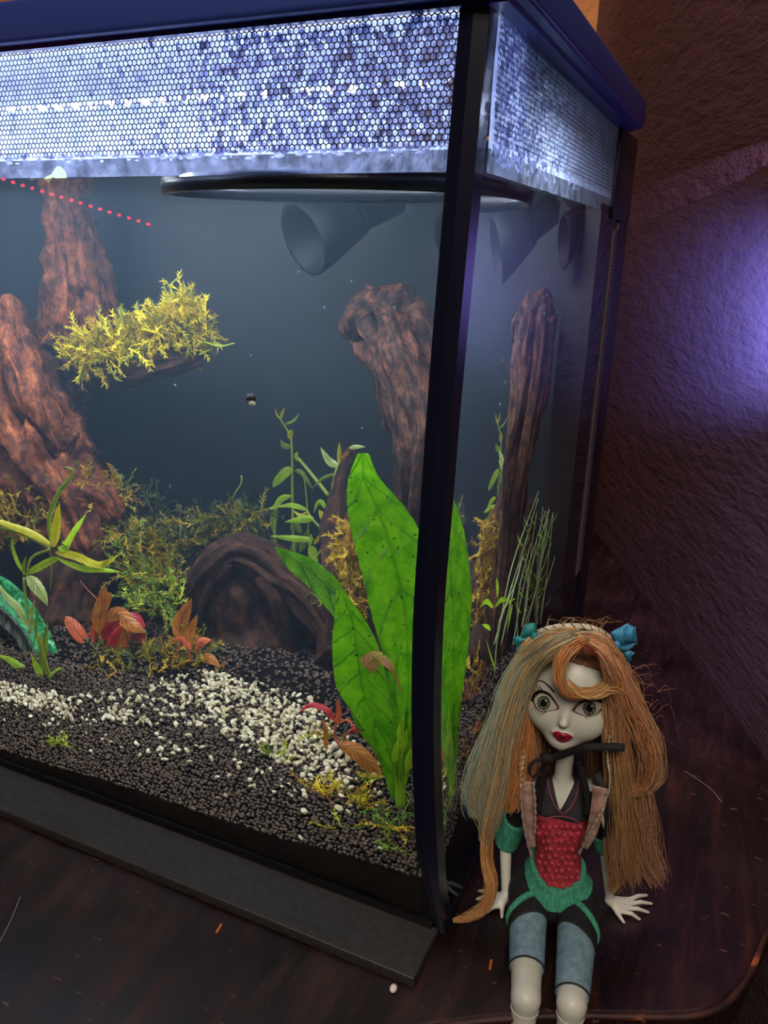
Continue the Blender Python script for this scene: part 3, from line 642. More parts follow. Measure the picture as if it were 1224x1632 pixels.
m_lanced = leafmat('olive_lance_leaf', '#7c9a24', '#a0ba30', '#55701a', .5, nv=18)
m_pale = leafmat('pale_leaf', '#a4b860', '#c8d680', '#6f8440', .4, nv=18)
m_ylw = leafmat('yellow_leaf', '#c8bc18', '#dcd630', '#8a8810', .5, nv=18)
m_red = leafmat('red_leaf', '#d2542f', '#ea7c4a', '#8a2a20', .4, nv=16)
m_red2 = leafmat('crimson_leaf', '#b8283a', '#d84a44', '#701420', .4, nv=16)
m_orn = leafmat('orange_brown_leaf', '#b86c28', '#d8923e', '#74401a', .4, nv=16)
m_stem = pmat('green_stem', '#8a9a2c', .45, trans=.2); m_stemr = pmat('red_stem', '#b0553a', .45, trans=.2); m_stemp = pmat('pale_stem', '#b8c88c', .4, trans=.2)
def outline_leaf(parent, L, R, m, n=30, **k):
    L = spline(L, n); R = spline(R, n); V, Fc, U = leaf(L, R, nu=8, **k); return mk('leaf', V, Fc, m, parent, True, uv=U)
pl = thing('broadleaf_plant', 'plant with three big bright green veined leaves beside the corner post', 'plant', G(640, 1285))
A_L = [F(570, 722, .036), F(555, 762, .037), F(553, 805, .037), F(560, 850, .036), F(572, 900, .036), F(588, 970, .036), F(607, 1040, .037), F(628, 1110, .040), F(638, 1190, .044), F(640, 1290, .047)]
A_R = [F(588, 722, .034), SY(735, 768, .043), SY(753, 812, .048), SY(764, 860, .052), SY(769, 905, .055), SY(771, 950, .057), SY(767, 1010, .058), SY(758, 1080, .058), SY(749, 1140, .056), SY(741, 1222, .052)]
outline_leaf(pl, A_L, A_R, m_big, 44, belly=.07, serr=.012, wav=.012, seed=1)
B_L = [F(437, 872, .080), F(462, 905, .079), F(500, 940, .076), F(530, 978, .072), F(552, 1010, .066), F(557, 1060, .062), F(560, 1110, .058), F(575, 1160, .055), F(607, 1210, .052), F(628, 1290, .050)]
B_R = [F(441, 871, .080), F(495, 888, .077), F(536, 918, .074), F(565, 965, .070), F(590, 1005, .064), F(604, 1048, .058), F(640, 1090, .054), F(655, 1140, .050), F(650, 1200, .048), F(640, 1290, .050)]
outline_leaf(pl, B_L, B_R, m_big, 44, belly=.10, serr=.015, wav=.02, seed=4)
C_L = [SY(694, 956, .034), SY(692, 1000, .034), SY(692, 1050, .036), SY(698, 1110, .040), SY(715, 1160, .045), SY(733, 1225, .050)]
C_R = [SY(700, 958, .034), SY(720, 1010, .040), SY(728, 1060, .043), SY(732, 1110, .046), SY(735, 1160, .048), SY(739, 1225, .050)]
outline_leaf(pl, C_L, C_R, m_big, 26, belly=.10, wav=.02, seed=7)
m_stalk = pmat('leaf_stalk', '#78a81c', .4, trans=.3)
for (q, k) in (((628, 1215), 0), ((641, 1200), 1), ((648, 1230), 2), ((636, 1180), 3)):
    P = spline([G(634 + k * 3, 1288), F(632 + k * 4, 1250, .047), F(*q, .044)], 10); V, Fc = tube(P, np.linspace(.0012, .0006, 10), 6); mk('stem', V, Fc, m_stalk, pl)
    V, Fc, U = blade([F(*q, .044), F(q[0] + 3, q[1] - 18, .043), F(q[0] + 8, q[1] - 40, .043)], .005, n=10); mk('leaf', V, Fc, m_lance, pl, uv=U)
# little curled yellow-pink leaf resting against the big leaf
V, Fc, U = blade([F(582, 1064, .034), F(602, 1048, .034), F(622, 1062, .033), F(634, 1085, .033), F(638, 1102, .033)], .010, n=18, prof=lambda t: 1.0 if t < .02 else max(.12, 1.1 * (1 - t) ** 1.6))
tag(mk('fallen_leaf', V, Fc, leafmat('pink_yellow_leaf', '#a8962e', '#c98a70', '#b0606a', .4), uv=U), 'small curled yellow and pink leaf caught on the big green leaf', 'leaf')

def stemplant(name, label, base, stems, leaves, m_st, group=None, side=False):
    t = thing(name, label, 'plant', base, group)
    P_ = (lambda a, b, y: S(a, b, y)) if side else (lambda a, b, y: F(a, b, y))
    for st in stems:
        pts, r0, r1 = st; P = spline([P_(*q) for q in pts], 24); V, Fc = tube(P, np.linspace(r0, r1, 24), 7); mk('stem', V, Fc, m_st, t)
    for lf in leaves:
        pts, wpx, mt = lf[:3]; pts = [q if len(q) == 3 else (*q, lf[3]) for q in pts]
        P = [P_(*q) for q in pts]; wd = wpx * fscale(*pts[0][:2], .15 if side else pts[0][2])
        V, Fc, U = blade(P, wd, n=14, serr=.04 if mt in (m_pale, m_ylw) else 0, belly=.14, wav=.02, nrm=(CP - P[0]) + RNG.normal(0, .12, 3)); mk('leaf', V, Fc, mt, t, uv=U)
    return t
Lm, Lo, Lp, Ly = m_lance, m_lanced, m_pale, m_ylw
stemplant('stem_plant', 'yellow-green stem plant with star of lance leaves at the left edge', F(80, 1100, .085),
    [([(82, 1110, .085), (72, 1060, .085), (55, 1000, .085), (42, 960, .085), (38, 920, .085)], .0013, .001), ([(42, 925, .085), (50, 890, .085), (80, 875, .085)], .0011, .0009), ([(95, 1115, .085), (75, 1060, .084), (62, 1010, .083)], .001, .001), ([(80, 940, .085), (82, 900, .085), (80, 870, .085)], .0003, .0003)],
    [([(82, 872), (78, 830), (90, 790), (112, 760), (115, 748), (100, 743)], 9, Lo, .085), ([(86, 872), (90, 840), (95, 800)], 18, Ly, .084), ([(92, 872), (108, 868), (125, 840), (138, 818)], 24, Lm, .083), ([(88, 880), (120, 885), (160, 900), (192, 882)], 17, Ly, .082), ([(92, 890), (130, 905), (165, 908), (195, 912)], 12, Lm, .083), ([(84, 870), (50, 850), (10, 835), (-40, 815)], 14, Ly, .085), ([(80, 875), (60, 860), (20, 845), (-30, 840)], 10, Lo, .086), ([(40, 915), (28, 895), (20, 870), (20, 850)], 8, Lm, .085), ([(42, 915), (60, 905), (85, 892), (98, 890)], 12, Lm, .085), ([(44, 918), (55, 930), (68, 948), (76, 966)], 24, Lp, .084), ([(38, 918), (38, 900), (42, 885)], 6, Lo, .085), ([(45, 1000), (30, 970), (10, 950), (-10, 920)], 14, Lp, .084), ([(48, 1010), (50, 980), (55, 955)], 7, Lp, .084), ([(78, 1100), (50, 1080), (20, 1055), (-10, 1042)], 18, Lm, .083), ([(80, 1100), (68, 1060), (72, 1020), (76, 990)], 14, Lo, .086), ([(78, 1098), (62, 1070), (48, 1040)], 14, Lm, .082), ([(80, 1098), (78, 1080), (90, 1068), (102, 1064)], 6, Lm, .082), ([(82, 1100), (92, 1095), (100, 1090)], 14, Lm, .082), ([(82, 1120), (68, 1112), (55, 1095)], 20, Lo, .087), ([(60, 960), (58, 1000), (52, 1040)], 3, Lo, .084)], m_stem)
stemplant('stem_plant', 'light green stem plant behind the big leaves, next to the slim branch', F(470, 940, .255),
    [([(475, 950, .255), (468, 860, .258), (466, 780, .26), (465, 710, .262), (460, 690, .264), (447, 668, .265)], .0013, .0007), ([(530, 860, .235), (500, 830, .24), (488, 812, .245)], .001, .0008), ([(524, 790, .235), (500, 760, .245), (475, 730, .25)], .0014, .0012), ([(520, 820, .215), (530, 780, .215), (536, 750, .216), (542, 735, .217)], .0013, .0009), ([(495, 905, .24), (515, 870, .235), (520, 845, .235)], .001, .0008), ([(490, 960, .25), (492, 860, .25), (486, 770, .25), (478, 752, .25)], .0006, .0005), ([(440, 900, .26), (438, 850, .26), (441, 810, .26)], .0012, .001)],
    [([(447, 668), (441, 660), (439, 650)], 4, Ly, .265), ([(447, 668), (450, 658), (454, 649)], 6, Ly, .265), ([(455, 676), (468, 670), (478, 658)], 5, Lm, .264), ([(462, 700), (463, 690), (466, 685)], 12, Ly, .262), ([(464, 712), (452, 710), (447, 700)], 12, Lo, .262), ([(474, 735), (472, 725), (476, 720)], 8, Lm, .26), ([(466, 750), (455, 752), (440, 768), (435, 777)], 20, Lm, .258), ([(470, 750), (482, 755), (500, 782)], 10, Lo, .258), ([(464, 790), (448, 795), (438, 808), (426, 811)], 13, Lm, .255), ([(488, 812), (465, 805), (440, 808)], 11, Lm, .245), ([(492, 815), (480, 822), (465, 812)], 9, Ly, .245), ([(500, 826), (480, 828), (453, 832)], 15, Lm, .24), ([(500, 860), (465, 858), (430, 854)], 13, Lm, .238), ([(436, 862), (430, 872), (428, 888)], 17, Lo, .25), ([(495, 870), (500, 885), (506, 905)], 18, Lm, .236), ([(494, 870), (496, 858), (495, 850)], 8, Lm, .236), ([(500, 868), (508, 858), (514, 848)], 8, Ly, .236), ([(442, 810), (436, 830), (436, 850)], 16, Lo, .262), ([(538, 742), (525, 735), (510, 712)], 16, m_pale, .216), ([(540, 738), (541, 720), (541, 704)], 9, Ly, .217), ([(542, 738), (552, 725), (556, 716)], 11, m_orn, .216), ([(556, 714), (568, 712), (583, 712)], 9, m_pale, .215), ([(534, 755), (515, 762), (498, 778)], 7, Lo, .225), ([(520, 812), (512, 800), (505, 805), (500, 818)], 10, Lm, .23), ([(524, 830), (515, 822), (508, 812)], 16, Ly, .23), ([(538, 775), (540, 765), (543, 758)], 9, m_orn, .213), ([(470, 905), (450, 900), (438, 892)], 16, Lm, .24), ([(480, 850), (470, 835), (462, 845)], 14, Lo, .262), ([(478, 880), (486, 860), (492, 840)], 14, Lo, .262), ([(466, 890), (470, 870), (480, 858)], 14, Lo, .263)], m_stem)
# thin pale stems seen only through the side pane
m_thin = []
st = []; lv = []
for k in range(17):
    bx = 800 + RNG.uniform(0, 75); tx = 850 + (bx - 800) * .45 + RNG.uniform(-12, 16); ty = 750 + RNG.uniform(0, 110) + abs(tx - 876) * 2
    x0 = -.02 - RNG.uniform(0, .03); st.append(([(bx, 1030, x0), ((bx + tx) / 2 + RNG.uniform(-8, 8), (1030 + ty) / 2, x0), (tx, ty, x0)], .0009, .0006))
    for q in range(3):
        f = RNG.uniform(.2, .98); cx, cy = bx + (tx - bx) * f, 1030 + (ty - 1030) * f; s = RNG.choice([-1, 1]); lv.append(([(cx, cy, x0), (cx + s * 5, cy - 8, x0), (cx + s * 8, cy - 20, x0)], 5, Lm if RNG.random() < .6 else Lp))
for a in ([(800, 972), (790, 962), (781, 972)], [(802, 970), (812, 958), (824, 960)], [(806, 955), (806, 935), (805, 922)], [(874, 862), (868, 856), (862, 852)], [(870, 880), (868, 872), (866, 868)], [(800, 1075), (794, 1050), (788, 1020)], [(795, 1008), (790, 1002), (784, 998)], [(812, 985), (818, 965), (832, 955)], [(826, 965), (822, 985), (818, 1010)]):
    lv.append(([(x, y, -.02) for x, y in a], 12, Lm))
st += [([(798, 1080, -.02), (805, 1010, -.02), (812, 980, -.02), (832, 930, -.02), (842, 890, -.02)], .0009, .0006), ([(838, 1000, -.02), (848, 950, -.02), (846, 900, -.02), (842, 892, -.02), (836, 905, -.02)], .0009, .0006)]
stemplant('stem_plant', 'bundle of thin pale green stems seen through the side pane above the doll', S(840, 1040, -.02), st, lv, m_stemp, side=True)
# red plants
R1, R2, R3 = m_red, m_red2, m_orn
stemplant('red_plant', 'largest red plant with broad orange and crimson leaves, left of the middle', F(160, 1062, .125),
    [([(165, 1070, .125), (150, 1040, .125), (152, 1000, .125), (160, 960, .125)], .0014, .001), ([(150, 1050, .125), (138, 1030, .125)], .001, .0008), ([(160, 960, .125), (140, 940, .13), (128, 926, .13)], .0004, .0003)],
    [([(158, 1010), (160, 980), (170, 952), (178, 945)], 30, R3, .125), ([(160, 960), (164, 945), (170, 935)], 14, R3, .127), ([(138, 1030), (126, 1010), (110, 990), (104, 982)], 26, R1, .125), ([(138, 1030), (120, 1010)], 10, R1, .124), ([(150, 1060), (125, 1045), (96, 1038)], 26, R3, .122), ([(170, 990), (190, 980), (212, 998), (234, 1008)], 30, R3, .122), ([(160, 1030), (175, 1000), (200, 985)], 40, R2, .13), ([(168, 1035), (185, 1010), (196, 995)], 16, R2, .121), ([(180, 1046), (196, 1020), (200, 990)], 30, R1, .123), ([(190, 990), (215, 985), (232, 1000)], 26, R2, .135), ([(110, 1038), (100, 1032), (92, 1030)], 16, R2, .13), ([(150, 1040), (148, 1010), (155, 985)], 14, R1, .128), ([(205, 1030), (222, 1020), (230, 1005)], 30, R2, .136)], m_stemr)
stemplant('red_plant', 'small upright red plant in front of the dark arch', F(305, 1085, .125),
    [([(312, 1100, .12), (305, 1060, .122), (300, 1030, .124)], .0013, .0009), ([(315, 1050, .122), (313, 1035, .122), (325, 1028, .121)], .0007, .0006), ([(285, 1050, .122), (284, 1035, .122), (286, 1028, .122)], .0008, .0006)],
    [([(292, 1025), (286, 1000), (295, 975), (306, 953)], 28, R3, .125), ([(302, 1030), (305, 1005), (315, 978)], 18, R3, .123), ([(305, 1035), (290, 1020), (270, 1022)], 13, R1, .121), ([(312, 1035), (322, 1022), (338, 1020)], 17, R1, .121), ([(318, 1050), (335, 1050), (352, 1064)], 20, R3, .12), ([(300, 1080), (306, 1055), (302, 1040)], 16, R3, .124), ([(312, 1100), (315, 1085), (312, 1075)], 10, R1, .119), ([(355, 1080), (356, 1068), (358, 1052)], 7, R3, .121)], m_stemr)
stemplant('red_plant', 'small red plant with curling pink-red leaves in front, left of the big leaves', F(610, 1270, .06),
    [([(545, 1190, .068), (534, 1175, .069), (535, 1155, .07)], .0011, .0008), ([(545, 1190, .068), (580, 1215, .065), (612, 1262, .058)], .0009, .0006), ([(535, 1155, .07), (552, 1148, .069), (566, 1160, .067)], .0007, .0006), ([(548, 1185, .067), (550, 1172, .067), (562, 1162, .066)], .0007, .0006)],
    [([(535, 1150), (520, 1130), (495, 1123), (476, 1136)], 15, R2, .07), ([(535, 1152), (540, 1135), (537, 1112)], 12, R1, .069), ([(540, 1152), (552, 1146), (564, 1152)], 8, R1, .069), ([(560, 1165), (580, 1158), (592, 1172), (598, 1195)], 26, R2, .064), ([(540, 1186), (570, 1200), (598, 1230), (616, 1262)], 34, R3, .062), ([(515, 1145), (520, 1180), (518, 1220)], 9, R3, .072), ([(598, 1210), (602, 1185), (604, 1170)], 8, R3, .063)], m_stemr)
# tiny tuft on the arch
stemplant('green_tuft', 'tiny green tuft on the arch just left of the lower big leaf', F(508, 950, .13), [([(508, 958, .13), (506, 948, .13)], .0005, .0004)],
    [([(508, 955), (495, 945), (484, 955)], 3, Lo, .13), ([(508, 952), (510, 945), (502, 938)], 3, Lm, .13), ([(508, 955), (512, 962), (506, 968)], 4, Lm, .13), ([(508, 955), (498, 962), (494, 952)], 3, Lo, .13)], m_stem)
# thin upright thread above the arch
V, Fc = tube(spline([F(365, 815, .2), F(372, 790, .2), F(384, 772, .2), F(385, 758, .2)], 14), .0006, 5); tag(mk('thin_shoot', V, Fc, m_stem), 'single thin green shoot standing above the moss on the arch', 'plant')

# ================================================================ ORNAMENT at the left edge
orn = thing('cave_ornament', 'glittering green ornament with a glossy black hollow at the left edge', 'ornament', G(60, 1120))
m_glit = pmat('glitter_green', '#0f7a34', .18, cols=[(.35, '#06401c'), (.5, '#0f7a38'), (.62, '#2fa860'), (.72, '#c9f0d0')], scale=260, bump=1, bscale=300, bdist=.002, spec=.9)
m_hol = pmat('glossy_black', '#030406', .08, spec=.8); m_rib = pmat('grey_ribbing', '#32352f', .5, cols=[(.45, '#15171a'), (.55, '#4b4f42')], scale=160, stretch=(3, 1, .3))
def arch_strip(La, Ra, mt, nm, n=26, th=.0):
    L = spline(La, n); R = spline(Ra, n); V, Fc, U = leaf(L, R, belly=-.12, nu=8); o = mk(nm, V, Fc, mt, orn, uv=U); md = o.modifiers.new('thick', 'SOLIDIFY'); md.thickness = .0016; return o
arch_strip([F(-60, 905, .12), F(0, 918, .12), F(42, 950, .118), F(75, 1000, .114), F(98, 1055, .108), F(112, 1100, .104), F(114, 1128, .1)], [F(-60, 960, .11), F(-10, 965, .11), F(20, 985, .108), F(46, 1020, .104), F(62, 1060, .1), F(72, 1100, .097), F(80, 1128, .095)], m_glit, 'outer_shell')
arch_strip([F(-60, 960, .108), F(-10, 965, .108), F(20, 985, .106), F(46, 1020, .102), F(62, 1060, .099), F(72, 1100, .096)], [F(-60, 985, .108), F(-14, 990, .106), F(8, 1002, .104), F(30, 1028, .101), F(42, 1060, .098), F(56, 1100, .095)], m_rib, 'ribbed_rim')
m = MB(); L = [(-60, 1030, .115), (-14, 1035, .113), (12, 1052, .11), (28, 1080, .106), (40, 1115, .102)]; V, Fc = tube(spline(FP(L), 24), .011, 18); mk('hollow', V, Fc, m_hol, orn)

# ================================================================ EQUIPMENT AT THE SURFACE
m_noz = pmat('black_nozzle', '#07090e', .6, spec=.2, bump=.3, bscale=500, bdist=.0004)
def nozzle(label, tip, root, r):
    t = thing('water_outlet', label, 'outlet', root); tip = np.array(tip); root = np.array(root); d = (tip - root) / np.linalg.norm(tip - root)
    P = [root, root + d * .3 * np.linalg.norm(tip - root), tip, tip + d * .0001, tip - d * .02]; R = [r * .62, r * .82, r, r * .86, r * .55]
    V, Fc = tube(np.array(P), R, 36); q = Vector(d).to_track_quat('Z', 'Y')
    n = 36; prof = [(r * .6, 0), (r * .72, .012), (r * .9, .026), (r, .040), (r * .93, .0405), (r * .86, .0395), (r * .6, .022), (0.0001, .020)]
    V, Fc = lathe(prof, n); R3_ = np.array(q.to_matrix()); V = V @ R3_.T + (tip - d * .040); mk('nozzle_cup', V, Fc, m_noz, t)
    V, Fc = lathe([(r * .5, -.03), (r * .5, .004), (r * .66, .005), (r * .66, 0.010)], n); mk('nozzle_neck', V @ R3_.T + (tip - d * .040), Fc, m_noz, t); return t
nozzle('left of two angled black outlet cups just under the surface', (-.150, .190, .321), (-.098, .262, .356), .0215)
nozzle('right of two angled black outlet cups, nearer the side pane', (-.062, .210, .324), (-.045, .272, .348), .017)
ring = thing('feeding_ring', 'flat black floating ring at the surface by the corner post', 'ring', (-.092, .068, WL))
m = MB(); a = np.linspace(0, 2 * math.pi, 73)[:-1]; prof = [(-.0022, -.0046), (.0022, -.0046), (.0030, -.001), (.0022, .0032), (-.0022, .0032), (-.003, -.001)]
V = []; 
for t in a:
    for (dr, dz) in prof: V.append((-.092 + (.076 + dr) * math.cos(t), .068 + (.0615 + dr) * math.sin(t), WL + dz))
n = len(prof); Fc = [(i * n + j, i * n + (j + 1) % n, ((i + 1) % 72) * n + (j + 1) % n, ((i + 1) % 72) * n + j) for i in range(72) for j in range(n)]
mk('ring_frame', V, Fc, m_black, ring)
m_fl = leafmat('floating_leaf', '#6fae1e', '#a6d63a', '#5a8c1a', .4, nv=8)
for k in range(34):
    a_ = RNG.uniform(-1.3, 1.0); r_ = RNG.uniform(.3, .93); c = np.array([-.092 + .07 * r_ * math.cos(a_), .068 + .056 * r_ * math.sin(a_), WL + .0004])
    V = []; s = RNG.uniform(.002, .0042); tl = RNG.normal(0, .35)
    V = [c] + [c + s * np.array([math.cos(t), math.sin(t) * .8, tl * math.cos(t) * .5 + .15]) for t in np.linspace(0, 2 * math.pi, 11)[:-1]]
    o = mk('floating_leaf', V, [(0, j + 1, (j + 1) % 10 + 1) for j in range(10)], m_fl, uv=[(.5, .5)] * 11); md = o.modifiers.new('t', 'SOLIDIFY'); md.thickness = .0006
    tag(o, 'tiny bright green leaf floating inside the black ring', 'floating plant', 'floating leaves inside the ring')
# bits at the surface on the left
V, Fc, U = blade([F(48, 286, .02), F(62, 278, .02), F(72, 276, .02), (F(86, 276, .02))], .006, n=12, prof=lambda t: .25 if t < .4 else .25 + math.sin((t - .4) / .6 * math.pi)); tag(mk('floating_bit', V, Fc, m_pale, uv=U), 'pale green leaf bit stuck at the water line near the left edge', 'leaf')
# snail on the inside of the front pane
sn = thing('small_snail', 'tiny dark snail with a white foot on the front pane', 'snail', F(400, 636, .004))
m_sn = pmat('snail_shell', '#20221f', .15); V, Fc = ico(3); c = F(400, 635, .0045); mk('shell', V * [.0024, .0018, .0022] + c, Fc, m_sn, sn); V, Fc = ico(2); mk('foot', V * [.0018, .001, .0012] + F(402, 643, .0032), Fc, m_chipw, sn)
# specks and bubbles
m_bub = pmat('tiny_bubble', '#9fb0b8', .1, trans=.5)
for k, (bx, by, s) in enumerate([(476, 434, .0006), (560, 448, .0005), (517, 490, .0006), (629, 490, .0005), (400, 566, .0005), (577, 682, .0005), (279, 614, .0007), (806, 470, .0007), (812, 575, .0007), (818, 610, .0007), (810, 645, .0008), (880, 440, .0007), (878, 470, .0007), (874, 500, .0009)]):
    V, Fc = ico(2); c = F(bx, by, .05) if bx < 700 else S(bx, by, -.012); tag(mk('air_bubble', V * s + c, Fc, m_bub), 'tiny pale air bubble in the open water', 'bubble', 'tiny bubbles in the water')
# strip of red indicator lights behind the photographer, mirrored in the front pane
rs = thing('red_light_strip', 'row of red indicator lights mirrored in the front pane at the left', 'light', (-.47, -.22, .35))
m_rl = pmat('red_diode', '#ff2020', emis='#ff1530', estr=60); rp = []
for k in range(17):
    px = -10 + k * 15.4; py = 281 + k * 4.75; r = ray(px, py); p = CP + r * (0 - CP[1]) / r[1]; q = p + np.array([r[0], -r[1], r[2]]) * .30; rp.append(q)
    V, Fc = ico(1); mk('diode', V * [.0020, .0014, .0012] + q, Fc, m_rl, rs)
V, Fc = tube(np.array([rp[0] - [0, .008, 0], rp[-1] - [0, .008, 0]]), .005, 6); mk('strip_body', V, Fc, m_black, rs)
# ================================================================ DOLL
HP = np.array([.0437, .0368, 0.]); DU = np.array([.9893, .1459, 0]); DV = np.array([-.1459, .9893, 0]); DZ = np.array([0, 0, 1.])
DM = np.array([DU, DV, DZ])
def DW(p): return HP + np.asarray(p, float) @ DM
def DL(w): return DM @ (np.asarray(w) - HP)
def DP(px, py, v):           # pixel on the plane at doll depth v, in doll coordinates
    r = ray(px, py); t = (v - DM[1] @ (CP - HP)) / (DM[1] @ r); return DL(CP + t * r)
def DZp(px, py, z): return DL(plane(px, py, 2, z))
class SDF:
    def __init__(s, lo, hi, h):
        s.lo = np.array(lo, float); s.h = h; s.n = np.ceil((np.array(hi) - s.lo) / h).astype(int) + 1; s.g = np.full(s.n, .02, np.float32)
    def box(s, lo, hi):
        a = np.clip(((lo - s.lo) / s.h).astype(int), 0, s.n - 1); b = np.clip(((hi - s.lo) / s.h).astype(int) + 2, 0, s.n); sl = tuple(slice(i, j) for i, j in zip(a, b))
        X = np.stack(np.meshgrid(*[s.lo[i] + s.h * np.arange(a[i], b[i]) for i in range(3)], indexing='ij'), -1); return sl, X
    def put(s, sl, d, k, sub=False):
        g = s.g[sl]
        if sub: d = -d; h = np.clip(.5 - .5 * (g - d) / k, 0, 1); s.g[sl] = g * (1 - h) + d * h + k * h * (1 - h); return
        h = np.clip(.5 + .5 * (g - d) / k, 0, 1); s.g[sl] = g * (1 - h) + d * h - k * h * (1 - h)
    def cap(s, a, b, ra, rb, k=.002):
        a = np.array(a, float); b = np.array(b, float); m_ = max(ra, rb) + .008
        sl, X = s.box(np.minimum(a, b) - m_, np.maximum(a, b) + m_); ab = b - a; t = np.clip(((X - a) @ ab) / (ab @ ab + 1e-12), 0, 1)
        s.put(sl, np.linalg.norm(X - a - t[..., None] * ab, axis=-1) - (ra + (rb - ra) * t), k)
    def ell(s, c, r, k=.003, R=None, sub=False):
        c = np.array(c, float); r = np.array(r, float); m_ = r.max() + .010; sl, X = s.box(c - m_, c + m_); Q = X - c
        if R is not None: Q = Q @ R.T
        q = np.linalg.norm(Q / r, axis=-1); q2 = np.linalg.norm(Q / (r * r), axis=-1) + 1e-9
        s.put(sl, q * (q - 1) / q2 * 1.0, k, sub)
    def mesh(s, field=None):
        g = s.g if field is None else field; ins = g < 0; n = np.array(g.shape)
        cnt = np.zeros(n - 1, np.int8); 
        for dx in (0, 1):
            for dy in (0, 1):
                for dz in (0, 1): cnt += ins[dx:n[0] - 1 + dx, dy:n[1] - 1 + dy, dz:n[2] - 1 + dz]
        act = (cnt > 0) & (cnt < 8); I = np.argwhere(act); idx = np.full(n - 1, -1, np.int32); idx[act] = np.arange(len(I))
        acc = np.zeros((len(I), 3)); num = np.zeros(len(I)); cor = [(x, y, z) for x in (0, 1) for y in (0, 1) for z in (0, 1)]
        for a in cor:
            for ax in range(3):
                if a[ax]: continue
                b = list(a); b[ax] = 1; ga = g[tuple((I + a).T)]; gb = g[tuple((I + b).T)]; cr = (ga < 0) != (gb < 0)
                t = np.where(cr, ga / np.where(cr, ga - gb, 1), 0); p = np.array(a, float)[None] + t[:, None] * (np.array(b) - np.array(a)); acc[cr] += p[cr]; num += cr
        V = s.lo + s.h * (I + acc / num[:, None]); Fc = []
        for ax in range(3):
            o1, o2 = [i for i in range(3) if i != ax]; sa = [slice(1, -1)] * 3; sa[ax] = slice(0, -1); sb = list(sa); sb[ax] = slice(1, None)
            sa[ax] = slice(0, n[ax] - 1); sb[ax] = slice(1, n[ax])
            A = ins[tuple(sa)]; B = ins[tuple(sb)]; E_ = np.argwhere(A != B); fl = A[tuple(E_.T)]; off = np.array([1, 1, 1]); off[ax] = 0; E_ = E_ + off
            def q(d1, d2):
                e = E_.copy(); e[:, o1] -= d1; e[:, o2] -= d2; return idx[tuple(e.T)]
            Q = np.stack([q(1, 1), q(0, 1), q(0, 0), q(1, 0)], 1); fp = fl if ax != 1 else ~fl
            Q = np.where(fp[:, None], Q, Q[:, ::-1]); Fc.append(Q)
        Fc = np.concatenate(Fc); Fc = Fc[(Fc >= 0).all(1)]; return V, Fc
def smoothv(V, Fc, it=2, f=.5):
    E_ = np.concatenate([Fc[:, [0, 1]], Fc[:, [1, 2]], Fc[:, [2, 3]], Fc[:, [3, 0]]]); 
    for _ in range(it):
        acc = np.zeros_like(V); num = np.zeros(len(V)); np.add.at(acc, E_[:, 0], V[E_[:, 1]]); np.add.at(num, E_[:, 0], 1); np.add.at(acc, E_[:, 1], V[E_[:, 0]]); np.add.at(num, E_[:, 1], 1)
        V = V + f * (acc / np.maximum(num, 1)[:, None] - V)
    return V
doll = thing('fashion_doll', 'long-haired fashion doll with blue hair bows sitting against the aquarium on the table edge', 'doll', HP)
GH = .00062
body = SDF((-.045, -.078, -.055), (.065, .036, .172), GH)
jw, jr, jc, jn = DP(888, 1378, .004), DP(893, 1312, .003), DP(895, 1268, .003), DP(897, 1238, .003)
pel = np.array([DP(880, 1432, .004)[0], .003, .0145])
torso_prims = []
body.ell(pel, (.0185, .0115, .0130)); body.cap(pel, jw, .0125, .0098, .004); body.cap(jw, jr, .0095, .0112, .005)
body.ell(jr, (.0138, .0090, .012), .004); body.ell(jc + [0, .0, -.002], (.0148, .0082, .009), .004)
for sx in (-1, 1): body.ell(jc + [sx * .0058, -.0052, -.0062], (.0056, .0050, .0054), .003)
shL, shR = DP(843, 1253, .004), DP(950, 1255, .004)
body.cap(shL, shR, .0044, .0044, .004)
torso = body.g.copy()
hipL, hipR = np.array([DZp(834, 1478, .0118)[0], .002, .0112]), np.array([DZp(920, 1482, .0118)[0], .002, .0112])
knL, knR = DZp(838, 1590, .0082), DZp(911, 1600, .0082)
ftL, ftR = knL + [0, -.006, -.052], knR + [0, -.006, -.052]
thigh = SDF(body.lo, body.lo + body.h * (body.n - 1), GH)
for G_ in (body, thigh):
    G_.cap(hipL, knL, .0088, .0064, .001); G_.cap(hipR, knR, .0092, .0064, .001)
body.cap(knL, ftL, .0058, .0042, .002); body.cap(knR, ftR, .0058, .0042, .002)
# neck and head
hc = DP(911, 1100, .004); neck1 = DP(903, 1188, .003)
body.cap(jn + [0, 0, -.006], neck1, .0044, .0038, .003)
def rotax(ax, d):
    c, s_ = math.cos(math.radians(d)), math.sin(math.radians(d)); i, j = [k for k in range(3) if k != ax]; R = np.eye(3); R[i, i] = c; R[j, j] = c; R[i, j] = -s_; R[j, i] = s_; return R
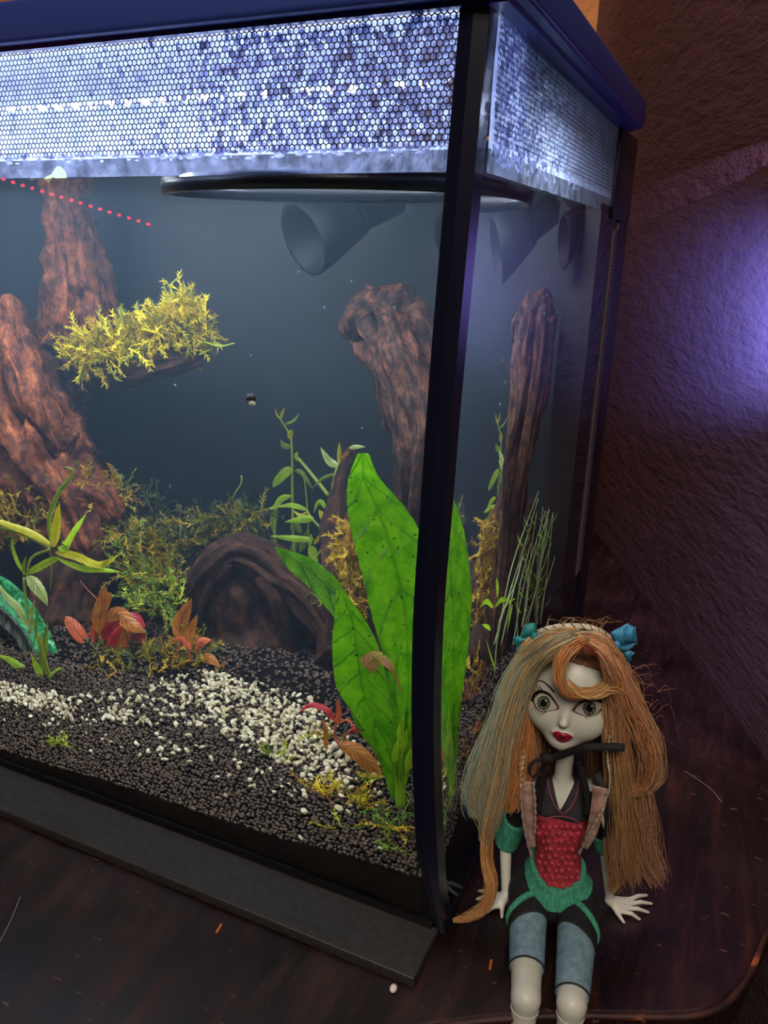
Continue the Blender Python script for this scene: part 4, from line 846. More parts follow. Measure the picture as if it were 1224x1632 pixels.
# head axes: columns = right, forward, up expressed in doll coordinates
HF = np.array([[1, 0, 0], [0, -1, 0], [0, 0, 1.]])       # rows: a, b, c in doll coords
yaw, pit, rol = math.radians(3), math.radians(12), math.radians(4)
b_ = np.array([-math.sin(yaw) * math.cos(pit), -math.cos(yaw) * math.cos(pit), math.sin(pit)])
a_ = np.cross(b_, [0, 0, 1.]); a_ /= np.linalg.norm(a_); a_ = -a_ if a_[0] < 0 else a_
c_ = np.cross(a_, b_); c_ = -c_ if c_[2] < 0 else c_
a2 = a_ * math.cos(rol) - c_ * math.sin(rol); c2 = c_ * math.cos(rol) + a_ * math.sin(rol)
HR = np.array([a2, b_, c2])
def HL(p): return hc + np.asarray(p, float) @ HR       # head coords -> doll coords
def hell(G_, c, r, k=.003, sub=False): G_.ell(HL(c), r, k, HR, sub)
head = SDF(body.lo, body.lo + body.h * (body.n - 1), GH)
for G_ in (body, head):
    hell(G_, (0, -.0025, .0050), (.0212, .0225, .0235), .004)
    hell(G_, (0, .0050, -.0080), (.0172, .0135, .0145), .006)
    for sx in (-1, 1): hell(G_, (sx * .0084, .0092, -.0085), (.0080, .0074, .0072), .005)
    hell(G_, (0, .0095, -.0200), (.0058, .0064, .0048), .005)
for sx in (-1, 1): hell(body, (sx * .0105, .0240, -.0008), (.0068, .0036, .0048), .003, sub=True)
body.cap(HL((0, .0190, -.0025)), HL((0, .0208, -.0085)), .0010, .0014, .003); hell(body, (0, .0208, -.0092), (.0018, .0018, .0014), .0015)
hell(body, (.0002, .0172, -.0152), (.0042, .0019, .0023), .002)
for sx in (-1, 1): hell(body, (sx * .0206, -.001, -.005), (.0016, .0034, .0048), .001)
# arms and hands
elR, wrR = DP(964, 1345, .013), DZp(972, 1434, .0062); elL, wrL = DP(806, 1345, .012), DZp(806, 1428, .0062)
arm = SDF(body.lo, body.lo + body.h * (body.n - 1), GH)
for G_ in (body, arm):
    G_.cap(shR, elR, .0038, .0031, .002); G_.cap(shL, elL, .0038, .0031, .002)
body.cap(elR, wrR, .0031, .0022, .0015); body.cap(elL, wrL, .0031, .0022, .0015)
def hand(w, knuckles, tips, thumb):
    kc = np.mean(knuckles, 0)
    for kn, tp in zip(knuckles, tips):
        body.cap(w, kn, .0019, .00135, .0015); mid = (kn * .5 + tp * .5) + [0, 0, .0011]
        body.cap(kn, mid, .00125, .00110, .0004); body.cap(mid, tp, .00110, .00085, .0003)
    body.cap(w, thumb[0], .0016, .0013, .001); body.cap(thumb[0], thumb[1], .00125, .0009, .0003)
kn = [DZp(*q, .0032) for q in ((1003, 1434), (1003, 1441), (999, 1448), (993, 1453))]; tp = [DZp(*q, .0010) for q in ((1031, 1427), (1038, 1440), (1033, 1454), (1019, 1465))]
hand(wrR, kn, tp, [DZp(984, 1455, .0030), DZp(994, 1470, .0010)])
kn = [DZp(*q, .0032) for q in ((784, 1425), (783, 1432), (786, 1439), (792, 1444))]; tp = [DZp(*q, .0010) for q in ((764, 1420), (760, 1433), (765, 1446), (776, 1454))]
hand(wrL, kn, tp, [DZp(800, 1446, .003), DZp(800, 1462, .001)])
m_skin = pmat('pale_doll_skin', '#b6bcae', .42, spec=.5)
def dmesh(name, V, Fc, m, it=2, parent=doll, **k):
    V = smoothv(V, Fc, it); return mk(name, HP + V @ DM, Fc, m, parent, **k)
BV, BF = body.mesh(); BV = smoothv(BV, BF, 2, .4); bo = mk('body', HP + BV @ DM, BF, m_skin, doll)
bvh = BVHTree.FromPolygons([tuple(v) for v in (HP + BV @ DM)], [tuple(map(int, f)) for f in BF])
# ---- clothes grown from the body field
X = [body.lo[i] + GH * np.arange(body.n[i]) for i in range(3)]
U_, V_, Z_ = np.meshgrid(*X, indexing='ij', sparse=True)
def smax(*a):
    r = a[0]
    for b in a[1:]: r = np.maximum(r, b)
    return r
m_redtop = pmat('red_scaly_knit', '#a82c3a', .6, cols=[(.4, '#84222f'), (.6, '#a63440')], scale=300, bump=.5, bscale=500, bdist=.0006)
m_blackc = pmat('black_cloth', '#0b0b10', .75, cols=[(.4, '#08080c'), (.6, '#16161d')], scale=900, bump=.3, bscale=1500, bdist=.0002)
m_teal = pmat('teal_rib_knit', '#2f8f70', .8, cols=[(.4, '#2b7a60'), (.6, '#3f9a7a')], scale=400, stretch=(2.2, 2.2, .25), bump=.9, bscale=500, bdist=.0006)
m_blue = pmat('blue_grey_leggings', '#5f7f86', .6, cols=[(.35, '#5b7a88'), (.65, '#7896a0')], scale=300, bump=.4, bscale=1100, bdist=.0003)
m_pinkst = pmat('pink_stitching', '#9a4560', .7); m_beige = pmat('beige_satin', '#8f7466', .5, cols=[(.4, '#7d6458'), (.6, '#a3877a')], scale=200)
zt1 = DP(890, 1306, -.009)[2]; zb1 = DP(885, 1425, -.009)[2]
V, Fc = body.mesh(smax(torso - .0008, Z_ - zt1 - .0006, zb1 - Z_)); dmesh('red_top', V, Fc, m_redtop)
sc_m = MB(); VI2, FI2 = ico(2)
for row in range(9):
    for col in range(8):
        px = 857 + col * 9.5 + (row % 2) * 4.7 + RNG.normal(0, 1); py = 1317 + row * 11.5 + RNG.normal(0, 1)
        if abs(px - 889) > 34 - 7 * math.sin(row / 8 * 3.1): continue
        hit = bvh.ray_cast(Vector(CP), Vector(ray(px, py)), 1)
        if hit[0] is None: continue
        nrm = np.array(hit[1]); c = np.array(hit[0]) + nrm * (.0010 if nrm @ ray(px, py) < 0 else -.0010); sc_m.add(VI2 * [.00135, .0009, .0015] * RNG.uniform(.8, 1.15) + c, FI2)
sc_m.build('raised_scales', m_redtop, doll, kind='stuff')
# black halter with a deep V
zv = DP(897, 1290, -.010)[2]; uc = jc[0]; zt2 = DP(897, 1236, -.008)[2]
vcut = np.where((V_ < .002), (.0020 + (Z_ - zv) * .42) - np.abs(U_ - uc), -1.)         # open where positive
bk = smax(torso - .0013, Z_ - zt2 - .004, zt1 - .0012 - Z_, vcut, np.abs(U_ - uc) - .0128 + np.maximum(0, Z_ - zv - .003) * .35)
V, Fc = body.mesh(bk); dmesh('black_halter', V, Fc, m_blackc)
def stitch(L, mat_, r=.00022, name='stitching', off=.0012, n=30):
    P = []
    for q in spline([(a, b, 0) for a, b in L], n):
        h = bvh.ray_cast(Vector(CP), Vector(ray(q[0], q[1])), 1)
        if h[0] is not None: P.append(np.array(h[0]) - ray(q[0], q[1]) * off)
    if len(P) > 3: V, Fc = tube(np.array(P), r, 5); mk(name, V, Fc, mat_, doll)
stitch([(857, 1308), (875, 1303), (897, 1301), (915, 1306), (932, 1316)], m_pinkst, off=.0018)
stitch([(872, 1232), (876, 1262), (886, 1286), (897, 1297)], m_pinkst, off=.0018); stitch([(922, 1232), (920, 1262), (911, 1284), (899, 1297)], m_pinkst, off=.0018)
stitch([(866, 1236), (862, 1270), (857, 1300)], m_pinkst, off=.0018); stitch([(928, 1240), (934, 1270), (936, 1304)], m_pinkst, off=.0018)
# shorts
zw = DP(884, 1440, -.011)[2]
th_ = thigh.g
sh = smax(np.minimum(torso, th_) - .0014, Z_ - zw - .006, -.0145 - V_ + np.abs(U_ - pel[0]) * -.55 + .0)
V, Fc = body.mesh(sh); dmesh('black_shorts', V, Fc, m_blackc)
# waistband: U-shaped ribbed band
du = U_ - pel[0] - .001; zc = zw + .0015 + np.where(du < 0, 34 * du * du, 16 * du * du) + .12 * (V_ + .01)
V, Fc = body.mesh(smax(torso - .0030, np.abs(Z_ - zc) - .0052)); dmesh('teal_waistband', V, Fc, m_teal)
# leggings
def seg(a, b, t0, t1):
    ab = b - a; L = np.linalg.norm(ab); d = ab / L; s_ = (U_ - a[0]) * d[0] + (V_ - a[1]) * d[1] + (Z_ - a[2]) * d[2]; return np.maximum(t0 * L - s_, s_ - t1 * L)
left = U_ - (knL[0] + knR[0] + hipL[0] + hipR[0]) / 4
midl = (hipL[0] + hipR[0]) / 2; midk = (knL[0] + knR[0]) / 2
mids = midl + (midk - midl) * np.clip(-V_ / .058, 0, 1)
V, Fc = body.mesh(smax(th_ - .0009, seg(hipL, knL, .1, .76), U_ - mids)); dmesh('blue_legging', V, Fc, m_blue)
V, Fc = body.mesh(smax(th_ - .0009, seg(hipR, knR, .1, .93), mids - U_)); dmesh('blue_legging', V, Fc, m_blue)
def ringon(a, b, t, rad, rt, mat_, name, tilt=(0, 0, 0), ns=40, sq=1.0):
    d = (b - a) / np.linalg.norm(b - a); d = d + np.array(tilt); d /= np.linalg.norm(d); s1 = np.cross(d, [0, 0, 1.]); s1 /= np.linalg.norm(s1); s2 = np.cross(d, s1); c = a + (b - a) * t
    P = [DW(c + rad * (math.cos(q) * s1 * sq + math.sin(q) * s2)) for q in np.linspace(0, 2 * math.pi, ns)]; V, Fc = tube(np.array(P), rt, 8, False); mk(name, V, Fc, mat_, doll)
ringon(hipL, knL, .76, .0080, .0004, m_blackc, 'legging_hem'); ringon(hipR, knR, .93, .0076, .0004, m_blackc, 'legging_hem')
ringon(hipL, knL, .20, .0102, .0016, m_teal, 'teal_leg_hem', tilt=(.75, 0, 0), sq=1.12); ringon(hipR, knR, .20, .0104, .0016, m_teal, 'teal_leg_hem', tilt=(-.75, 0, 0), sq=1.12)
# knee joint rings
for (a, b) in ((knL, ftL), (knR, ftR)): ringon(a, b, .10, .0059, .0003, m_skin, 'knee_joint')
# sleeves and cuffs
ar = arm.g
V, Fc = body.mesh(smax(ar - .0016, seg(shR, elR, -.05, .82), uc - U_)); dmesh('black_sleeve', V, Fc, m_blackc)
V, Fc = body.mesh(smax(ar - .0016, seg(shL, elL, -.05, .60), U_ - uc)); dmesh('black_sleeve', V, Fc, m_blackc)
V, Fc = body.mesh(smax(ar - .0024, seg(shR, elR, .78, 1.1), uc - U_)); dmesh('teal_cuff', V, Fc, m_teal)
V, Fc = body.mesh(smax(ar - .0030, seg(shL, elL, .55, .98), U_ - uc)); dmesh('teal_cuff', V, Fc, m_teal)
# ---- painted face, laid on the head
def cast(px, py, off):
    r = ray(px, py); h = bvh.ray_cast(Vector(CP), Vector(r), 1); return None if h[0] is None else np.array(h[0]) - r * off
def decal(poly, mat_, off, name, sp=24, rings=4):
    P = spline([(a, b, 0) for a, b in poly + [poly[0]]], sp + 1)[:-1, :2] if len(poly) < 20 else np.array(poly); c = P.mean(0); V = [cast(*c, off)]; n = len(P)
    for k in range(1, rings + 1):
        for q in P: V.append(cast(*(c + (q - c) * k / rings), off))
    if any(v is None for v in V): return
    Fc = [(0, 1 + j, 1 + (j + 1) % n) for j in range(n)] + [(1 + k * n + j, 1 + k * n + (j + 1) % n, 1 + (k + 1) * n + (j + 1) % n, 1 + (k + 1) * n + j) for k in range(rings - 1) for j in range(n)]
    mk(name, V, Fc, mat_, doll)
def circ(c, r, rx=1.0): return [(c[0] + r * rx * math.cos(t), c[1] + r * math.sin(t)) for t in np.linspace(0, 2 * math.pi, 25)[:-1]]
def strokes(L, w0, w1, mat_, off, name, n=14):
    P = spline([(a, b, 0) for a, b in L], n)[:, :2]; T = np.gradient(P, axis=0); T /= np.linalg.norm(T, axis=1)[:, None]; N = np.stack([-T[:, 1], T[:, 0]], 1); V = []
    for i in range(n):
        t = i / (n - 1); wv = (w0 * math.sin(math.pi * min(1, t * 1.6 + .1)) if w1 is None else w0 + (w1 - w0) * t) / 2
        for s_ in (-1, 1):
            c = cast(*(P[i] + N[i] * s_ * max(.15, wv)), off)
            if c is None: return
            V.append(c)
    mk(name, V, [(2 * i, 2 * i + 1, 2 * i + 3, 2 * i + 2) for i in range(n - 1)], mat_, doll)
m_ink = pmat('black_paint', '#0a0709', .4); m_whitep = pmat('white_paint', '#a9a89c', .3); m_iris = pmat('grey_green_paint', '#4c5347', .25, cols=[(.4, '#3a4036'), (.6, '#69705e')], scale=900)
m_lip = pmat('crimson_paint', '#8c1230', .22, spec=.6); m_brow = pmat('brown_paint', '#3a2422', .5); m_shade = pmat('soft_brown_paint', '#7d5a52', .5)
eyes = [([(850, 1112), (860, 1105), (873, 1108), (882, 1118), (888, 1129), (877, 1132), (865, 1134), (855, 1127)], (866.5, 1120.5), 'L'),
        ([(915, 1133), (923, 1123), (935, 1118), (950, 1118), (960, 1123), (955, 1133), (946, 1140), (931, 1140)], (939.5, 1129), 'R')]
for poly, ic, sd in eyes:
    c = np.mean(poly, 0); decal([tuple(c + (np.array(q) - c) * 1.22 + [0, -1.6]) for q in poly], m_shade, .00016, 'eye_shadow')
    decal([tuple(c + (np.array(q) - c) * 1.10 + [0, -.4]) for q in poly], m_ink, .00024, 'eye_liner'); decal(poly, m_whitep, .00032, 'eye')
    decal(circ(ic, 11.6, .92), m_ink, .00038, 'iris_rim'); decal(circ(ic, 10.6, .92), m_iris, .00044, 'iris'); decal(circ(ic, 6.0, .95), m_ink, .00050, 'pupil'); decal(circ((ic[0] + 3.6, ic[1] - 3.6), 1.6), m_whitep, .00056, 'eye_glint')
strokes([(848, 1117), (853, 1105), (864, 1101.5), (876, 1107), (886, 1122)], 4.4, 1.6, m_ink, .00060, 'upper_lash_line'); strokes([(918, 1127), (928, 1118), (942, 1114), (956, 1117), (967, 1118)], 1.6, 4.6, m_ink, .00060, 'upper_lash_line')
for k in range(8):
    t = k / 7; strokes([(848 + t * 19, 1118 - math.sin(t * 1.5) * 15), (841.5 + t * 17, 1113 - math.sin(t * 1.5) * 18 - 4)], 1.8, .4, m_ink, .00062, 'lash', 4)
    strokes([(946 + t * 18, 1115 + t * 6), (953 + t * 19, 1105 + t * 8)], 1.8, .4, m_ink, .00062, 'lash', 4)
    if k < 7: strokes([(851 + t * 24, 1126 + math.sin(t * 3.1) * 8), (847.5 + t * 26, 1132 + math.sin(t * 3.1) * 10)], 1.2, .3, m_ink, .00062, 'lash', 4); strokes([(933 + t * 26, 1141 - t * 13), (936 + t * 30, 1147 - t * 13)], 1.2, .3, m_ink, .00062, 'lash', 4)
strokes([(853, 1087), (862, 1085), (873, 1092), (884, 1104)], 1.4, 3.0, m_brow, .0003, 'eyebrow'); strokes([(921, 1108), (932, 1098), (946, 1096), (960, 1102)], 3.0, 1.2, m_brow, .0003, 'eyebrow')
decal([(880, 1168), (886, 1165.5), (892, 1166), (896, 1168), (901, 1168), (908, 1171), (913, 1175), (907, 1180), (900, 1183.5), (892, 1182.5), (886, 1177)], m_lip, .00055, 'lips')
strokes([(882, 1169.5), (890, 1172), (897, 1174.5), (905, 1175), (911, 1175.5)], .9, .7, pmat('dark_lip_line', '#4a0818', .4), .0007, 'lip_line')
strokes([(886, 1155), (890, 1158), (896, 1159), (902, 1158)], .8, .5, m_shade, .0002, 'nose_line')
# ---- hair
cap_ = smax(head.g - .0016)
Qa = (U_ - hc[0]) * HR[0][0] + (V_ - hc[1]) * HR[0][1] + (Z_ - hc[2]) * HR[0][2]; Qb = (U_ - hc[0]) * HR[1][0] + (V_ - hc[1]) * HR[1][1] + (Z_ - hc[2]) * HR[1][2]; Qc = (U_ - hc[0]) * HR[2][0] + (V_ - hc[1]) * HR[2][1] + (Z_ - hc[2]) * HR[2][2]
facecut = np.minimum(np.minimum(Qb + .002, (.0178 - 14 * Qa * Qa) - Qc), .02)     # positive on the face
V, Fc = body.mesh(smax(head.g - .0014, facecut)); m_cap = pmat('hair_base', '#6e4524', .6, cols=[(.35, '#4c2e18'), (.6, '#8a5c30')], scale=120, stretch=(1, 1, .2)); dmesh('hair_base', V, Fc, m_cap)
def hairmat():
    m, nt, out = newmat('doll_hair'); a = nd(nt, 'VertexColor', layer_name='col')
    b = nd(nt, 'BsdfPrincipled', {'Base Color': a.outputs[0], 'Roughness': .36, 'Specular IOR Level': .5}); t = nd(nt, 'BsdfTranslucent', {0: a.outputs[0]}); mx = nd(nt, 'MixShader', {0: .22, 1: b.outputs[0], 2: t.outputs[0]}); nt.links.new(mx.outputs[0], out.inputs[0]); return m
HC = {'g': ['#e0b878', '#d0a060', '#f0d8a0', '#c49050'], 'o': ['#d08a4c', '#dc9c60', '#c07840', '#e8b478'], 'b': ['#a8c4b4', '#c0d0ba', '#8fb0a8', '#d8d4ae', '#e4d4a0'], 'm': ['#e0b878', '#b0c4b0', '#d0a060', '#a8c0b0'], 'p': ['#d0a884', '#c09474', '#e0b48c', '#ac8464']}
hm = MB()
def lock(guide, cols, cnt, rad, r=.00016, n=22, wave=.0, tipf=.35, flat=.6):
    """guide: (px, py, v) points; rad: tuft radius along the lock"""
    C0 = spline([DW(DP(*q)) for q in guide], n); T, N, B = frames(C0); R_ = np.interp(np.linspace(0, 1, n), np.linspace(0, 1, len(rad)), rad) * .00029
    for k in range(cnt):
        a = RNG.uniform(0, 2 * math.pi); q = math.sqrt(RNG.random()); ph = RNG.uniform(0, 6.28); fr_ = RNG.uniform(4, 14); u0 = np.array([math.cos(a) * q, math.sin(a) * q * flat]); dr = RNG.normal(0, .22, 2); st = RNG.uniform(.75, 1.0) if RNG.random() < .5 else 1
        t = np.linspace(0, 1, n); off = u0[None] + dr[None] * t[:, None] + (.12 + .28 * t[:, None]) * np.stack([np.sin(t * fr_ + ph), np.cos(t * fr_ * .8 + ph)], 1)
        P = C0 + R_[:, None] * (off[:, :1] * N + off[:, 1:] * B); ke = max(6, int(n * st)); P = P[:ke]; c = np.array(rgb(cols[RNG.integers(len(cols))])[:3]) * RNG.uniform(.65, 1.25)
        V, Fc = tube(P, np.linspace(r, r * .5, ke), 3, False); hm.add(V, Fc, col=c)
g, o_, b__, mm, pp = HC['g'], HC['o'], HC['b'], HC['m'], HC['p']
# left side, from the parting outwards
lock([(925, 1016, -.010), (885, 1030, -.016), (850, 1060, -.012), (828, 1110, -.010), (812, 1170, -.010), (800, 1230, -.010), (785, 1290, -.010), (775, 1340, -.009)], g + b__, 330, [10, 16, 17, 19, 22, 24, 22, 12])
lock([(925, 1012, -.006), (880, 1020, -.012), (838, 1050, -.008), (812, 1100, -.006), (795, 1160, -.004), (780, 1220, -.003), (768, 1270, -.003), (775, 1320, -.004)], b__ + g[:2], 300, [8, 13, 15, 18, 22, 24, 22, 10])
lock([(890, 1022, -.014), (852, 1068, -.010), (840, 1120, -.006), (836, 1180, -.008), (828, 1240, -.011), (815, 1290, -.012)], o_, 260, [8, 11, 13, 16, 18, 14])
lock([(870, 1040, -.006), (845, 1110, .002), (850, 1180, .004), (848, 1240, .004), (845, 1290, .006)], pp, 180, [10, 16, 16, 16, 14])
lock([(810, 1200, -.007), (795, 1260, -.010), (778, 1320, -.010), (776, 1370, -.012), (783, 1410, -.016), (772, 1445, -.020), (745, 1462, -.024), (722, 1467, -.026)], g + o_[:2], 230, [16, 17, 14, 12, 11, 10, 8, 3])
lock([(835, 1030, .004), (805, 1090, .006), (790, 1150, .006), (765, 1210, .004), (752, 1260, .002), (758, 1300, .0)], b__, 200, [8, 14, 18, 20, 18, 12])
lock([(880, 1008, .0), (845, 1025, -.004), (826, 1060, -.002), (806, 1120, .0), (790, 1180, .0)], g, 180, [6, 9, 12, 14, 10])
# crown
lock([(925, 1016, -.010), (900, 1022, -.017), (872, 1038, -.017), (848, 1068, -.012)], b__ + g, 160, [8, 13, 14, 10], n=16)
lock([(930, 1008, -.002), (900, 1008, -.010), (865, 1022, -.012), (838, 1050, -.008), (826, 1080, -.006)], g + b__[:2], 170, [6, 11, 12, 12, 10], n=16)
lock([(925, 1012, -.006), (955, 1020, -.012), (980, 1050, -.010), (998, 1090, -.006), (1012, 1120, -.004)], pp + g, 200, [8, 13, 14, 16, 14], n=18)
# fringe
lock([(930, 1022, -.016), (908, 1034, -.021), (893, 1058, -.0235), (893, 1085, -.0245), (906, 1104, -.025), (930, 1110, -.025)], o_ + g[:1], 190, [9, 12, 11, 10, 8, 6], n=20)
lock([(905, 1085, -.0245), (925, 1104, -.0255), (950, 1104, -.0235), (972, 1096, -.018), (990, 1100, -.013)], g + o_[:1], 130, [4, 8, 9, 10, 12], n=18)
lock([(940, 1024, -.016), (962, 1040, -.018), (972, 1066, -.0175), (978, 1096, -.015), (990, 1130, -.012), (1000, 1180, -.010)], o_ + pp, 230, [9, 11, 11, 13, 16, 18], n=20)
lock([(925, 1026, -.018), (940, 1036, -.0205), (955, 1044, -.019)], ['#7a3c22', '#8a4a2c'], 60, [7, 8, 6], n=8)
# right side
lock([(950, 1022, -.010), (985, 1060, -.010), (1000, 1110, -.010), (1022, 1160, -.008), (1035, 1205, -.008), (1028, 1245, -.008), (1000, 1262, -.009)], o_ + pp, 330, [10, 15, 18, 20, 20, 16, 7])
lock([(960, 1030, -.006), (1000, 1090, -.004), (1024, 1140, -.002), (1042, 1190, .0), (1044, 1235, .0), (1030, 1262, -.002)], pp + g, 260, [8, 14, 16, 18, 15, 6])
lock([(955, 1040, -.010), (978, 1100, -.010), (985, 1160, -.010), (990, 1220, -.009), (995, 1290, -.006), (1002, 1350, -.002), (1010, 1395, .002)], pp + g[:2], 380, [10, 15, 18, 22, 26, 28, 26], n=26)
lock([(975, 1080, -.002), (1000, 1150, .002), (1015, 1220, .004), (1022, 1290, .006), (1028, 1350, .008), (1048, 1400, .012)], pp, 330, [10, 18, 24, 26, 26, 20], n=26)
lock([(965, 1090, -.010), (968, 1150, -.009), (975, 1220, -.008), (978, 1290, -.004), (980, 1350, .0), (985, 1395, .002), (975, 1420, .002)], g + pp, 260, [8, 12, 15, 17, 18, 14, 8], n=26)
lock([(960, 1120, .000), (950, 1180, .006), (948, 1240, .008), (955, 1300, .010)], ['#6e4c38', '#7d5a42'], 200, [14, 18, 18, 18], n=16)
lock([(880, 1120, .012), (870, 1180, .014), (870, 1240, .014)], ['#6e4c38', '#7d5a42'], 140, [22, 26, 24], n=12)
# flyaway single hairs
for k in range(46):
    sx = RNG.uniform(985, 1050); sy = RNG.uniform(1060, 1250); L = RNG.uniform(20, 60)
    lock([(sx, sy, -.002), (sx + L * .5, sy + RNG.uniform(-20, 14), .0), (sx + L * RNG.uniform(.5, 1), sy + RNG.uniform(-10, 40), .002)], pp, 1, [3, 3], r=.00007, n=10)
for k in range(26):
    sx = RNG.uniform(860, 960); lock([(sx, 1004, .0), (sx + RNG.uniform(-10, 25), 992 - RNG.uniform(0, 8), .0), (sx + RNG.uniform(10, 45), 988 + RNG.uniform(-6, 12), .0)], g, 1, [3, 3], r=.00006, n=8)
for k in range(30):
    sx, sy = RNG.uniform(1030, 1050), RNG.uniform(1370, 1410); lock([(sx - 15, sy - 20, .010), (sx, sy, .010), (sx + RNG.uniform(5, 25), sy + RNG.uniform(-10, 14), .008)], pp, 2, [4, 5], r=.00009, n=8)
ho = hm.build('hair', hairmat(), doll, kind='stuff' if False else None)
# ---- headband with stitches, bows
def ribbon(pts, wd, m, name, thick=.0004, n=30, nrm=None, parent=doll, wt=None):
    C0 = spline([DW(DP(*q)) for q in pts], n); T = np.gradient(C0, axis=0); V = []
    for i in range(n):
        t = T[i] / np.linalg.norm(T[i]); nr = np.asarray(nrm(i / (n - 1)) if callable(nrm) else (nrm if nrm is not None else CP - C0[i])); s_ = np.cross(t, nr); s_ /= np.linalg.norm(s_); w_ = (wd if wt is None else wd * wt(i / (n - 1))) / 2
        V += [C0[i] - s_ * w_, C0[i], C0[i] + s_ * w_]
    o = mk(name, V, [(3 * i + j, 3 * i + j + 1, 3 * i + j + 4, 3 * i + j + 3) for i in range(n - 1) for j in (0, 1)], m, parent); md = o.modifiers.new('t', 'SOLIDIFY'); md.thickness = thick; return o, C0
m_hb = pmat('cream_headband', '#a9a284', .6, cols=[(.4, '#8f8a70'), (.6, '#bdb69a')], scale=300)
m_rb = pmat('black_ribbon', '#050507', .8)
hb = [(824, 1052, .002), (838, 1024, -.001), (866, 1005, -.002), (905, 998, -.002), (945, 1002, -.002), (975, 1020, -.001), (993, 1045, .001), (1004, 1072, .003)]
cc = DW(HL((0, -.002, .004)))
C1 = spline([DW(DP(*q)) for q in hb], 40); T_ = np.gradient(C1, axis=0); V = []
V, Fc = tube(C1, .0017, 10, flat=.8); mk('headband', V, Fc, m_hb, doll)
sm = MB()
for i in range(2, 38, 2):
    d = (CP - C1[i]); d /= np.linalg.norm(d); t = T_[i] / np.linalg.norm(T_[i]); s_ = np.cross(t, d); c = C1[i] + d * .0016; V, Fc = tube(np.array([c - s_ * .0014 - t * .0012, c + d * .0002, c + s_ * .0014 + t * .0012]), .00022, 4); sm.add(V, Fc)
    V, Fc = tube(np.array([c + s_ * .0012 - t * .0015, c + s_ * .0012 + t * .0015]), .0002, 4); sm.add(V, Fc)
sm.build('headband_stitches', m_rb, doll)
for (pts, nm) in (([(838, 1178, -.006), (834, 1205, -.011), (830, 1232, -.013), (836, 1252, -.013)], 'L'), ([(972, 1172, -.014), (968, 1205, -.014), (972, 1235, -.014), (970, 1262, -.013), (960, 1285, -.012), (962, 1318, -.012)], 'R')):
    C2 = spline([DW(DP(*q)) for q in pts], 26); V, Fc = tube(C2, .0011, 8, flat=.5); mk('stitched_cord', V, Fc, m_hb, doll); sm = MB(); T2 = np.gradient(C2, axis=0)
    for i in range(1, 25, 3):
        d = (CP - C2[i]); d /= np.linalg.norm(d); t = T2[i] / np.linalg.norm(T2[i]); s_ = np.cross(t, d); c = C2[i] + d * .001; V, Fc = tube(np.array([c - s_ * .0016 - t * .001, c, c + s_ * .0016 + t * .001]), .0002, 4); sm.add(V, Fc)
    sm.build('cord_stitches', m_rb, doll)
def bowm(name, a, tr): 
    return pmat(name, a, .5, cols=[(.35, a), (.65, tr)], scale=90, stretch=(1, 1, 3), bump=.5, bscale=200, bdist=.0008, trans=.3)
mbw = bowm('sky_blue_ribbon', '#2f7fa4', '#4a9fc0'); mbt = bowm('teal_ribbon', '#1f7f80', '#2f9a94')
def loop(quad, m, v, puff=.003, nm='bow_loop'):
    a, b, c, d = [DP(*q, v) for q in quad]; n = 9; V = []
    for i in range(n):
        for j in range(n):
            s_, t = i / (n - 1), j / (n - 1); p = (a * (1 - s_) + b * s_) * (1 - t) + (d * (1 - s_) + c * s_) * t
            q = puff * math.sin(math.pi * t) * (math.sin(math.pi * s_ * .9 + .2)) + .0006 * math.sin(t * 13) * s_; V.append(DW(p + [0, -q, q * .3]))
    k = n; o = mk(nm, V, [(i * k + j, i * k + j + 1, (i + 1) * k + j + 1, (i + 1) * k + j) for i in range(n - 1) for j in range(n - 1)], m, doll); md = o.modifiers.new('t', 'SOLIDIFY'); md.thickness = .0006
loop([(982, 1030), (972, 1008), (1001, 993), (998, 1028)], mbw, -.003); loop([(984, 1026), (1001, 994), (1013, 1000), (1017, 1024)], mbw, -.0025, .004); loop([(984, 1030), (1016, 1024), (1006, 1034), (992, 1040)], mbw, -.002, .003)
loop([(986, 1032), (998, 1034), (1011, 1040), (1001, 1056)], mbw, .000, .002); loop([(986, 1034), (1008, 1050), (1000, 1060), (994, 1050)], mbw, .001, .001)
loop([(858, 1010), (850, 992), (836, 998), (832, 1016)], mbt, -.001, .003); loop([(852, 1018), (834, 1014), (817, 1016), (822, 1028)], mbt, .0, .002); loop([(850, 1020), (828, 1024), (820, 1044), (834, 1036)], mbt, .0, .0015)
for q, m in (((983, 1029, -.006), mbw), ((852, 1014, -.004), mbt)): V, Fc = ico(2); mk('bow_knot', V * [.0018, .0016, .0022] + DW(DP(*q)), Fc, m, doll)
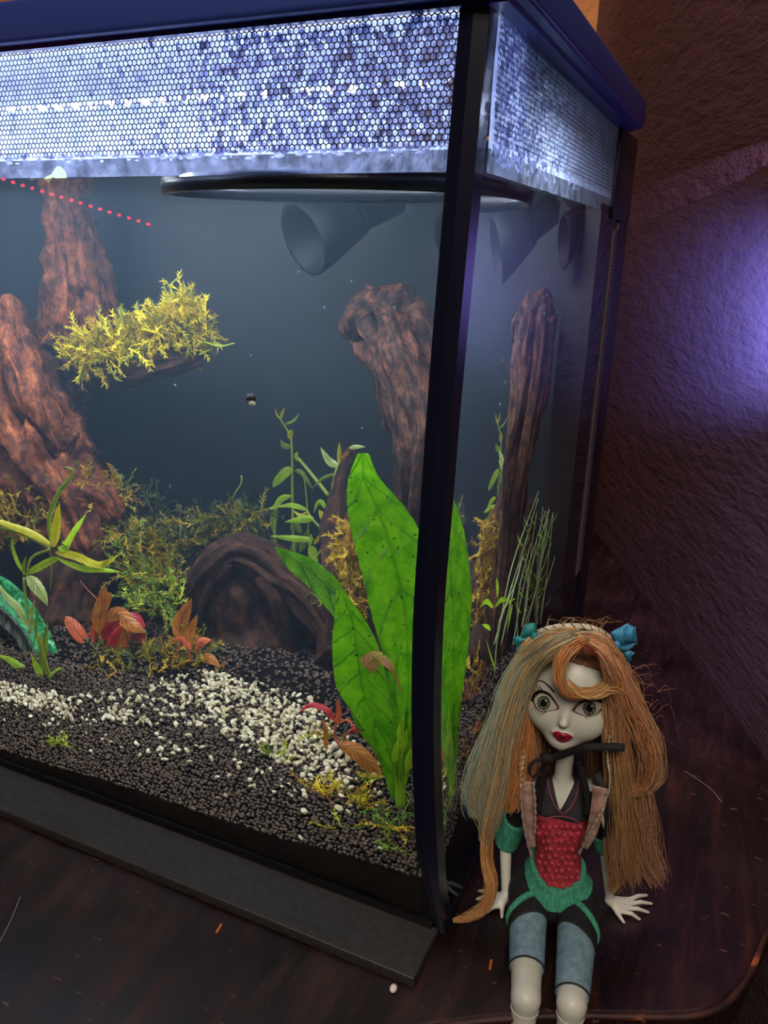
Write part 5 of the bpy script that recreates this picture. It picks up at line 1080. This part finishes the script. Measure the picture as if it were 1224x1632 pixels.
# ---- ribbon tie at the neck
ribbon([(996, 1191, -.0235), (965, 1190, -.0245), (935, 1191, -.0255), (912, 1197, -.022), (890, 1205, -.016), (872, 1209, -.014)], .0033, m_rb, 'neck_ribbon')
ribbon([(872, 1209, -.015), (852, 1213, -.017), (843, 1226, -.018), (847, 1238, -.018), (857, 1233, -.017), (864, 1220, -.016), (872, 1210, -.015)], .0016, m_rb, 'ribbon_loop', n=36, nrm=lambda t: (DV * -.4 + DU * math.cos(t * 6) + DZ * math.sin(t * 6)))
V, Fc = ico(2); mk('ribbon_knot', V * [.0036, .0022, .0026] + DW(DP(872, 1208, -.014)), Fc, m_rb, doll)
ribbon([(868, 1214, -.012), (866, 1235, -.011), (864, 1262, -.010), (858, 1296, -.010)], .0022, m_rb, 'halter_strap'); ribbon([(922, 1214, -.010), (930, 1240, -.010), (936, 1270, -.010), (937, 1300, -.010)], .0030, m_rb, 'halter_strap')
# open beige jacket fronts with silver piping
ribbon([(840, 1246, -.0125), (842, 1280, -.0135), (844, 1315, -.0135), (848, 1352, -.012)], .0064, m_beige, 'jacket_front', wt=lambda t: 1 - .45 * t)
ribbon([(958, 1255, -.0125), (952, 1290, -.0135), (943, 1325, -.0135), (930, 1352, -.012)], .0072, m_beige, 'jacket_front', wt=lambda t: 1 - .5 * t)
m_sil = pmat('silver_piping', '#a89c96', .35, metal=.4, bump=1, bscale=900, bdist=.0006)
for L in ([(830, 1248, -.0142), (832, 1290, -.0150), (838, 1330, -.015), (848, 1368, -.013)], [(962, 1288, -.0145), (948, 1312, -.0155), (936, 1335, -.0155), (922, 1362, -.013)], [(850, 1246, -.0140), (853, 1290, -.0148), (852, 1330, -.0145)]):
    P = spline([DW(DP(*q)) for q in L], 24); V, Fc = tube(P, .0007 + .0003 * np.sin(np.arange(24) * 2.1), 6); mk('silver_piping', V, Fc, m_sil, doll)
# black jacket tail down the right side
ribbon([(968, 1300, -.004), (974, 1340, -.002), (976, 1380, .0), (980, 1400, .002)], .0042, m_blackc, 'jacket_tail', .0012)
ribbon([(950, 1232, -.006), (966, 1262, -.010), (972, 1300, -.009), (972, 1335, -.006)], .006, m_blackc, 'jacket_side', .0012)
